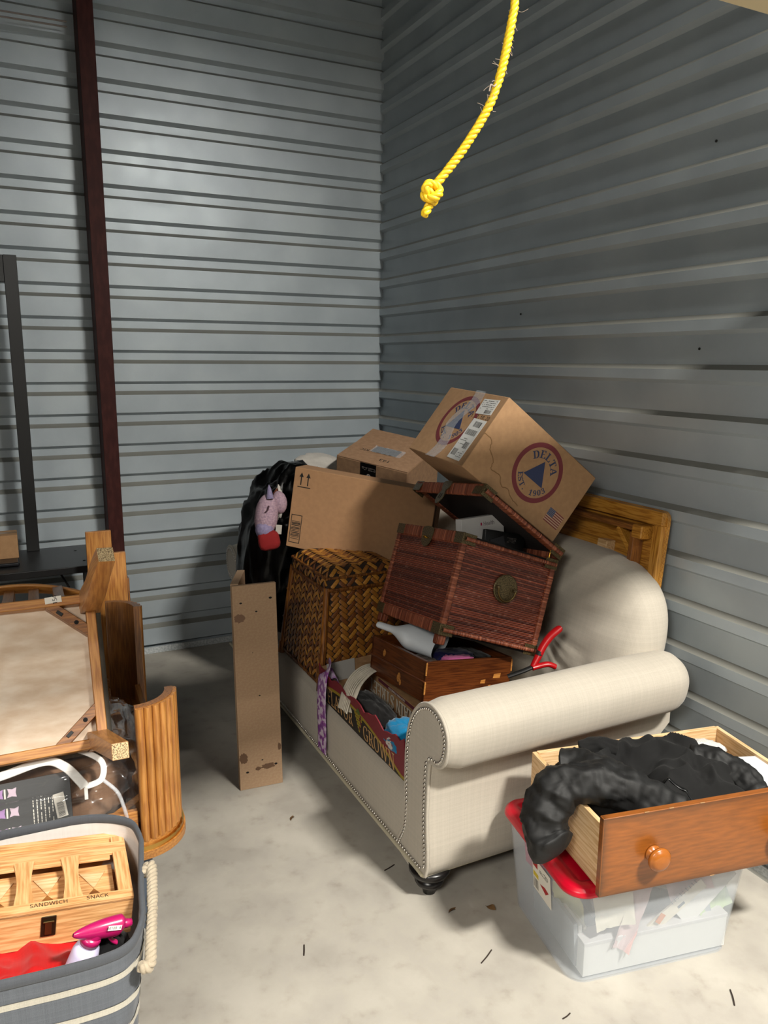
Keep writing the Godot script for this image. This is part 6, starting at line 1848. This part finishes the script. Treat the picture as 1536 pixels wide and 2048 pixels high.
func papers(b: Transform3D) -> void:
	var white := plain("white paper", Color(0.80, 0.80, 0.79), 0.8)
	white.cull_mode = BaseMaterial3D.CULL_DISABLED
	var cream := plain("cream paper", Color(0.79, 0.77, 0.71), 0.8)
	var grey := plain("grey paper", Color(0.62, 0.64, 0.66), 0.8)
	var lime := plain("pale green paper", Color(0.68, 0.75, 0.60), 0.8)
	var butter := plain("pale yellow paper", Color(0.74, 0.72, 0.48), 0.8)
	var rose := plain("pale pink paper", Color(0.77, 0.69, 0.69), 0.8)
	var hot := plain("pink folder", Color(0.70, 0.14, 0.36), 0.6)
	# flat things on the bottom and against the front
	var e1 := thing("document_box", "flat white document box along the clear bin's front wall, at the bottom", "box", b * at(Vector3(0.012, 0.058, 0.146)))
	part("box_body", mb().box(at(Vector3(0, 0, 0)), Vector3(0.445, 0.10, 0.055), 0.002), white, e1)
	part("box_lid", mb().box(at(Vector3(0, 0.047, 0)), Vector3(0.448, 0.012, 0.058), 0.002), plain("white lid", Color(0.75, 0.75, 0.75), 0.7), e1)
	var pl := 0
	for q in [[-0.215, 0.075, 0.02, 0.012, 0.13, 0.24, grey, "grey file folder standing at the clear bin's left wall"], [-0.198, 0.068, 0.015, 0.012, 0.12, 0.24, white, "white file folder standing beside the grey one at the bin's left wall"],
			[-0.18, 0.06, 0.02, 0.010, 0.11, 0.22, cream, "cream file folder standing third from the bin's left wall"]]:
		solo("file_folder", mb().box(b * Transform3D(Basis(Vector3.BACK, 0.08), Vector3(q[0], q[1] + 0.006, q[2])), Vector3(q[3], q[4], q[5]), 0.001), q[6], q[7], "folder", Transform3D.IDENTITY, "folders at the bin's left wall")
	solo("pink_folder", mb().box(b * Transform3D(Basis(Vector3.BACK, 0.12) * Basis(Vector3.UP, 0.1), Vector3(-0.222, 0.195, -0.10)), Vector3(0.008, 0.11, 0.10), 0.001), hot, "bright pink folder corner at the clear bin's rear left", "folder")
	solo("yellow_card", sheet_mesh(0.11, 0.15, 0.02, 3), butter, "pale yellow card behind the clear bin's left wall, below the sticker", "card", b * tf(Vector3(-0.19, 0.145, 0.075), Vector3(0.35, -0.2, 0.9), Vector3(-0.25, 0.9, 0.25)))
	solo("green_card", sheet_mesh(0.12, 0.09, 0.01, 4), lime, "pale green card at the clear bin's front right corner", "card", b * tf(Vector3(0.205, 0.135, 0.135), Vector3(1, 0.25, -0.25), Vector3(-0.2, 0.9, -0.3)))
	# long envelope pointing up to the right
	solo("long_envelope", mb().box(b * tf(Vector3(0.17, 0.175, 0.155), Vector3(0.74, 0.62, -0.05), Vector3(-0.62, 0.74, -0.15)), Vector3(0.20, 0.066, 0.004), 0.001), white, "long white envelope pointing up to the right inside the clear bin", "envelope")
	var nb := thing("spiral_notebook", "narrow cream notebook with a spiral edge, slanting inside the clear bin", "notebook", b * tf(Vector3(0.075, 0.155, 0.16), Vector3(0.80, 0.58, 0.0), Vector3(-0.58, 0.80, -0.1)))
	part("cover", mb().box(at(Vector3.ZERO), Vector3(0.20, 0.032, 0.008), 0.001), cream, nb)
	for k in 9:
		part("spiral_ring", mb().lathe(Transform3D(Basis(Vector3.BACK, PI / 2), Vector3(-0.005 + 0.011 * k, 0.017, 0)), [Vector2(0.004, -0.001), Vector2(0.0058, 0), Vector2(0.004, 0.001)], 10), plain("spiral wire", Color(0.4, 0.42, 0.46), 0.4, 0.6), nb)
	part("label_strip", mb().box(at(Vector3(0.012, -0.004, 0.0043)), Vector3(0.024, 0.008, 0.0006), 0.0002), plain("slate print", Color(0.25, 0.3, 0.36), 0.6), nb)
	solo("grey_booklet", mb().box(b * tf(Vector3(0.135, 0.115, 0.145), Vector3(0.97, 0.2, 0.05), Vector3(-0.2, 0.97, -0.2)), Vector3(0.12, 0.06, 0.006), 0.001), grey, "grey booklet under the long envelope inside the clear bin", "booklet")
	solo("orange_scrap", mb().box(b * tf(Vector3(0.02, 0.135, 0.17), Vector3(0.6, 0.8, 0), Vector3(-0.8, 0.6, 0)), Vector3(0.03, 0.018, 0.001), 0.0003), plain("orange paper", Color(0.75, 0.45, 0.22), 0.8), "small orange paper scrap by the spiral notebook's lower end", "paper")
	solo("pink_sheet", sheet_mesh(0.13, 0.11, 0.03, 7), rose, "pale pink sheet behind the long envelope, at the bin's upper front", "paper", b * tf(Vector3(0.115, 0.225, 0.12), Vector3(0.9, 0.2, 0.1), Vector3(-0.1, 0.9, -0.4)))
	solo("rose_strip", sheet_mesh(0.05, 0.19, 0.02, 8), rose, "pale pink paper strip slanting down inside the bin's front left", "paper", b * tf(Vector3(-0.075, 0.165, 0.165), Vector3(0.85, -0.35, 0.2), Vector3(0.42, 0.85, -0.1)))
	solo("manila_sheet", sheet_mesh(0.11, 0.12, 0.01, 9), cream, "cream sheet under the red lid's near corner inside the bin", "paper", b * tf(Vector3(-0.13, 0.205, 0.168), Vector3(0.95, 0.1, 0.1), Vector3(0.1, 0.95, -0.12)))
	# loose sheets that nothing tells apart
	var r := RandomNumberGenerator.new()
	r.seed = 12
	for k in 16:
		var w := r.randf_range(0.09, 0.17)
		var p := Vector3(r.randf_range(-0.15, 0.16), r.randf_range(0.09, 0.225), r.randf_range(-0.12, 0.135))
		var x := tf(p, Vector3(1, r.randf_range(-0.7, 0.7), r.randf_range(-0.5, 0.5)), Vector3(r.randf_range(-0.5, 0.5), 0.8, r.randf_range(-1.0, -0.2)))
		solo("loose_sheet", sheet_mesh(w, w * 0.62, r.randf_range(-0.02, 0.03), 30 + k), [white, white, grey, cream][k % 4], "loose sheet of paper among the heap inside the clear bin", "paper", b * x, "loose papers in the clear bin")

func drawer(x: Transform3D) -> void:
	var root := thing("cherry_drawer", "wooden drawer with a glossy reddish brown front, lying on the red lid", "drawer", x)
	var cx := wood("cherry", 0, 0.35)
	var mx := wood("maple", 0, 0.55)
	var mz := wood("maple", 2, 0.55)
	cx = plain("glazed cherry", Color.WHITE, 0.36)
	if cx.albedo_texture == null:
		var im := Image.create(512, 160, false, Image.FORMAT_RGB8)
		var ng := noise(88, 0.05, 4)
		for py in 160:
			for px in 512:
				var e := minf(minf(px, 511 - px) / 512.0 * 0.67, minf(py, 159 - py) / 160.0 * 0.216)
				var wear := 1.0 - 0.42 * exp(-e / 0.011)
				var k := (1.0 + 0.16 * ng.get_noise_2d(px * 0.30, py * 2.6) + 0.06 * ng.get_noise_2d(px * 0.05 + 300, py * 0.2)) * wear
				im.set_pixel(px, py, Color(clampf(0.52 * k, 0, 1), clampf(0.295 * k, 0, 1), clampf(0.10 * k, 0, 1)))
		cx.albedo_texture = ImageTexture.create_from_image(im)
		cx.uv1_scale = Vector3(1.0 / 0.67, 1.0 / 0.216, 1)
		cx.uv1_offset = Vector3(0.5, 0.5, 0)
		cx.clearcoat_enabled = true
		cx.clearcoat = 0.4
		cx.clearcoat_roughness = 0.25
	var front := mb().box(at(Vector3(0.335, 0.108, -0.010)), Vector3(0.67, 0.216, 0.019), 0.0025)
	part("drawer_front", front, cx, root)
	part("side", mb().box(at(Vector3(0.021, 0.092, -0.215)), Vector3(0.014, 0.176, 0.392), 0.0015), mz, root)
	part("side", mb().box(at(Vector3(0.649, 0.092, -0.215)), Vector3(0.014, 0.176, 0.392), 0.0015), mz, root)
	part("back", mb().box(at(Vector3(0.335, 0.094, -0.404)), Vector3(0.614, 0.176, 0.014), 0.0015), mx, root)
	part("bottom", mb().box(at(Vector3(0.335, 0.014, -0.21)), Vector3(0.614, 0.006, 0.385), 0.001), mx, root)
	for kx in [0.145, 0.525]:
		part("knob", mb().lathe(Transform3D(Basis(Vector3.RIGHT, PI / 2).scaled(Vector3(1.28, 1.28, 1.15)), Vector3(kx, 0.100, -0.001)), [Vector2(0.0, 0.0), Vector2(0.017, 0.0), Vector2(0.017, 0.005), Vector2(0.012, 0.008), Vector2(0.011, 0.014), Vector2(0.016, 0.018), Vector2(0.0235, 0.022), Vector2(0.0245, 0.027), Vector2(0.022, 0.031), Vector2(0.0195, 0.032), Vector2(0.0185, 0.035), Vector2(0.013, 0.0375), Vector2(0.0, 0.0385)], 32), plain("knob lacquer", Color("99571c"), 0.25), root)
	for q in [Vector3(0.12, 0.2155, -0.001), Vector3(0.19, 0.2155, -0.001), Vector3(0.28, 0.2155, -0.001), Vector3(0.33, 0.002, -0.001)]:
		part("chip", mb().box(at(q), Vector3(0.014, 0.0025, 0.0025), 0.0008), plain("raw wood chip", Color(0.62, 0.48, 0.33), 0.8), root)
	jacket(x * at(Vector3(0, 0.030, 0)))
	var wp := plain("white plastic", Color(0.78, 0.80, 0.82), 0.4)
	var tub := thing("white_tub", "white plastic tub at the right end of the reddish brown drawer", "tub", x * Transform3D(Basis(Vector3.BACK, -0.1), Vector3(0.565, 0.072, -0.15)))
	part("tub_body", round_tub(0.13, 0.16, 0.12, 0.14, 0.10, 0.03), wp, tub)
	part("tub_lid", mb().box(at(Vector3(0, 0.103, 0)), Vector3(0.136, 0.012, 0.166), 0.005), wp, tub)
	var nz := noise(6, 5.0, 3)
	solo("dotted_cloth", mb().blob(x * at(Vector3(0.50, 0.155, -0.32)), Vector3(0.10, 0.03, 0.05), func(d): return 0.2 * nz.get_noise_3dv(d), 30, 20, 0.8), speckled("dotted cotton", [[0.0, Color("8d8a86")], [0.42, Color("c9c5c0")], [0.5, Color("d6d2cd")]], 0.12, Vector3(7, 7, 7), 0.9, 1, 14), "white cloth with small grey dots showing behind the black jacket", "cloth")

# soft tube that follows a path, wrinkled and quilted
func sleeve(p: PackedVector3Array, r0: float, r1: float, sd: int, seams: int) -> Mb:
	var nz := noise(sd, 9.0, 3, FastNoiseLite.TYPE_SIMPLEX_SMOOTH, true)
	var n := p.size()
	var side := Vector3.UP.cross((p[1] - p[0]).normalized()).normalized()
	var fr := []
	for k in n:
		var d := (p[mini(k + 1, n - 1)] - p[maxi(k - 1, 0)]).normalized()
		side = (side - d * side.dot(d)).normalized()
		fr.append([side, d.cross(side), d])
	return mb().grid(func(u, v):
		var k := mini(int(round(u * (n - 1))), n - 1)
		var a: float = v * TAU
		var f = fr[k]
		var end: float = sqrt(clampf(minf(u, 1.0 - u) * 16.0, 0.0, 1.0))
		var q: float = absf(sin(u * PI * seams))
		var r: float = lerpf(r0, r1, u) * (0.945 + 0.055 * pow(q, 0.4)) * maxf(end, 0.02)
		var e: Vector3 = f[0] * cos(a) + f[1] * sin(a)
		r *= 1.0 + 0.34 * (nz.get_noise_3dv(p[k] * 0.9 + e * 0.06) - 0.25)
		return p[k] + e * r, n - 1, 40, false, true)

func jacket(x: Transform3D) -> void:
	var fleece := plain("black fleece", Color(0.012, 0.012, 0.013), 0.95)
	fleece.rim_enabled = true
	fleece.rim = 0.12
	var nylon := plain("black nylon", Color(0.013, 0.014, 0.016), 0.68)
	var root := thing("black_jacket", "crumpled black quilted jacket with one sleeve hanging over the drawer's left side", "jacket", x)
	var big := noise(52, 3.4, 2)
	var rid := noise(53, 2.6, 1, FastNoiseLite.TYPE_SIMPLEX_SMOOTH, true)
	var fine := noise(54, 16.0, 2, FastNoiseLite.TYPE_SIMPLEX_SMOOTH, true)
	var lump := func(px: float, pz: float) -> float:
		var wx := px + 0.05 * big.get_noise_2d(px * 2.0 + 9.0, pz * 2.0)
		var wz := pz + 0.05 * big.get_noise_2d(px * 2.0, pz * 2.0 + 5.0)
		var h := 0.150 + 0.045 * big.get_noise_2d(px, pz) + 0.030 * rid.get_noise_2d(wx * 1.1 + wz * 0.7, wz * 1.6 - wx * 0.5) + 0.003 * fine.get_noise_2d(wx, wz)
		h += 0.035 * exp(-pow((px - 0.30) / 0.15, 2.0) - pow((pz + 0.26) / 0.12, 2.0))
		return h
	part("body", mb().grid(func(u, v):
		var px: float = lerpf(0.032, 0.545, u)
		var pz: float = lerpf(-0.028, -0.385, v)
		var e := minf(minf(u, 1 - u) * 9.0, minf(v, 1 - v) * 7.0)
		var k: float = sqrt(clampf(e, 0.0, 1.0))
		return Vector3(px, lerpf(0.03, lump.call(px, pz), k), pz), 130, 100), fleece, root)
	part("sleeve", sleeve(spline([Vector3(0.28, 0.10, -0.06), Vector3(0.20, 0.145, -0.085), Vector3(0.12, 0.185, -0.115), Vector3(0.05, 0.200, -0.145), Vector3(-0.02, 0.185, -0.165), Vector3(-0.062, 0.130, -0.165), Vector3(-0.076, 0.072, -0.140), Vector3(-0.062, 0.040, -0.095)], 14), 0.050, 0.058, 71, 9), nylon, root)
	part("sleeve", sleeve(spline([Vector3(0.045, 0.155, -0.30), Vector3(0.09, 0.165, -0.27), Vector3(0.14, 0.165, -0.22), Vector3(0.17, 0.15, -0.15)], 14), 0.05, 0.042, 72, 5), nylon, root)
	part("hem", sleeve(spline([Vector3(0.42, 0.16, -0.24), Vector3(0.47, 0.165, -0.20), Vector3(0.51, 0.15, -0.13), Vector3(0.52, 0.12, -0.07)], 14), 0.04, 0.035, 73, 6), nylon, root)
	part("collar", sleeve(spline([Vector3(0.13, 0.175, -0.35), Vector3(0.18, 0.19, -0.33), Vector3(0.23, 0.185, -0.30)], 12), 0.02, 0.024, 74, 2), fleece, root)
	# zip running down the front
	var zp := PackedVector3Array()
	for k in 41:
		var t := k / 40.0
		var px := lerpf(0.185, 0.315, t)
		var pz := lerpf(-0.23, -0.04, t) + 0.018 * sin(t * 5.0)
		zp.append(Vector3(px, lump.call(px, pz) * (1.0 if t < 0.85 else lerpf(1.0, 0.8, (t - 0.85) / 0.15)) + 0.002, pz))
	part("zip", ribbon(zp, 0.012, 0.0025, Vector3.UP), plain("zip black", Color(0.03, 0.03, 0.034), 0.35), root)

# ---------------------------------------------------------------- rope and litter
func small_things() -> void:
	var yel := plain("yellow rope", Color(0.90, 0.72, 0.07), 0.5)
	yel.subsurf_scatter_enabled = true
	yel.subsurf_scatter_strength = 0.15
	var root := thing("pull_rope", "yellow twisted pull rope with a knotted end, hanging from the top edge", "rope")
	var path := spline([Vector3(0.5425, 2.065, -0.80), Vector3(0.542, 2.032, -0.789), Vector3(0.540, 2.000, -0.783), Vector3(0.531, 1.962, -0.779), Vector3(0.519, 1.919, -0.776), Vector3(0.503, 1.882, -0.775), Vector3(0.476, 1.839, -0.78), Vector3(0.451, 1.807, -0.785), Vector3(0.444, 1.798, -0.787)], 8)
	for k in 3:
		part("rope_strand", twist(path, 0.0024, 0.00285, 50.0, k / 3.0), yel, root)
	var kc := Vector3(0.4405, 1.7925, -0.785)
	var kn := spline([kc + Vector3(0.0035, 0.0055, -0.002), kc + Vector3(-0.002, 0.001, -0.006), kc + Vector3(-0.0075, -0.003, -0.002), kc + Vector3(-0.005, -0.007, 0.005), kc + Vector3(0.003, -0.004, 0.008), kc + Vector3(0.0075, 0.002, 0.004), kc + Vector3(0.004, 0.007, 0.004),
		kc + Vector3(-0.005, 0.008, 0.003), kc + Vector3(-0.0085, 0.003, 0.002), kc + Vector3(-0.003, -0.001, 0.003), kc + Vector3(0.004, -0.007, 0.0), kc + Vector3(0.0, -0.0105, -0.001), kc + Vector3(-0.005, -0.017, 0.001), kc + Vector3(-0.0085, -0.0235, 0.001)], 7)
	for k in 3:
		part("knot", twist(kn, 0.0023, 0.0028, 50.0, k / 3.0), yel, root)
	var r := RandomNumberGenerator.new()
	r.seed = 3
	var fz := mb()
	for k in 34:
		var b: Vector3 = path[10 + r.randi() % 32]
		var d := Vector3(r.randf_range(-1, 0.6), r.randf_range(-0.7, 0.7), r.randf_range(-0.4, 0.6)).normalized() * r.randf_range(0.006, 0.016)
		fz.tube(spline([b, b + d * 0.5 + Vector3(0, r.randf_range(-0.004, 0.004), 0), b + d], 4), 0.00028, 4)
	stuff(part("lint", fz, plain("lint", Color(0.55, 0.5, 0.45), 0.95), root))
	part("lint_tuft", mb().tube(spline([Vector3(0.516, 1.912, -0.775), Vector3(0.508, 1.905, -0.771), Vector3(0.502, 1.905, -0.768), Vector3(0.4995, 1.898, -0.767)], 5), 0.0009, 5), plain("lint", Color(0.55, 0.5, 0.45), 0.95), root)
	# litter on the concrete
	var twig := plain("twig bark", Color(0.16, 0.11, 0.08), 0.9)
	for q in [[1.585, -1.165, 0.9, 0.026, "short dark twig on the concrete, right of the clear bin's front"], [1.09, -1.56, 0.5, 0.03, "thin dark twig on the concrete, left of the clear bin"], [0.645, -1.80, 1.2, 0.02, "dark twig on the bare concrete, nearest the hamper"],
			[1.02, -2.02, 0.3, 0.022, "dark twig on the concrete, left of the sofa's front foot"], [1.16, -1.305, 0.2, 0.014, "dark speck of bark at the clear bin's near left corner"]]:
		var c := Vector3(q[0], 0.0022, q[1])
		var d: Vector3 = Vector3(cos(q[2]), 0, -sin(q[2])) * q[3]
		solo("twig", mb().tube(spline([c - d, c + Vector3(0, 0.001, 0.002), c + d], 4), 0.0018, 6), twig, q[4], "twig")
	var leaf := plain("dry leaf", Color(0.38, 0.27, 0.14), 0.9)
	for q in [[1.10, -1.76, 0.4, "dry brown leaf scrap on the concrete, in front of the sofa's near foot"], [1.21, -1.72, 2.0, "dry brown leaf scrap on the concrete, under the sofa arm's near side"], [0.83, -2.42, 1.0, "small dry leaf scrap on the concrete, in front of the sofa"]]:
		solo("leaf_scrap", mb().grid(func(u, v): return Vector3(q[0], 0.002, q[1]) + Basis(Vector3.UP, q[2]) * Vector3((u - 0.5) * 0.036, 0.006 * sin(u * 5.0) * v + 0.003 * v, (v - 0.5) * 0.016 * sin(u * PI)), 10, 5), leaf, q[3], "leaf")
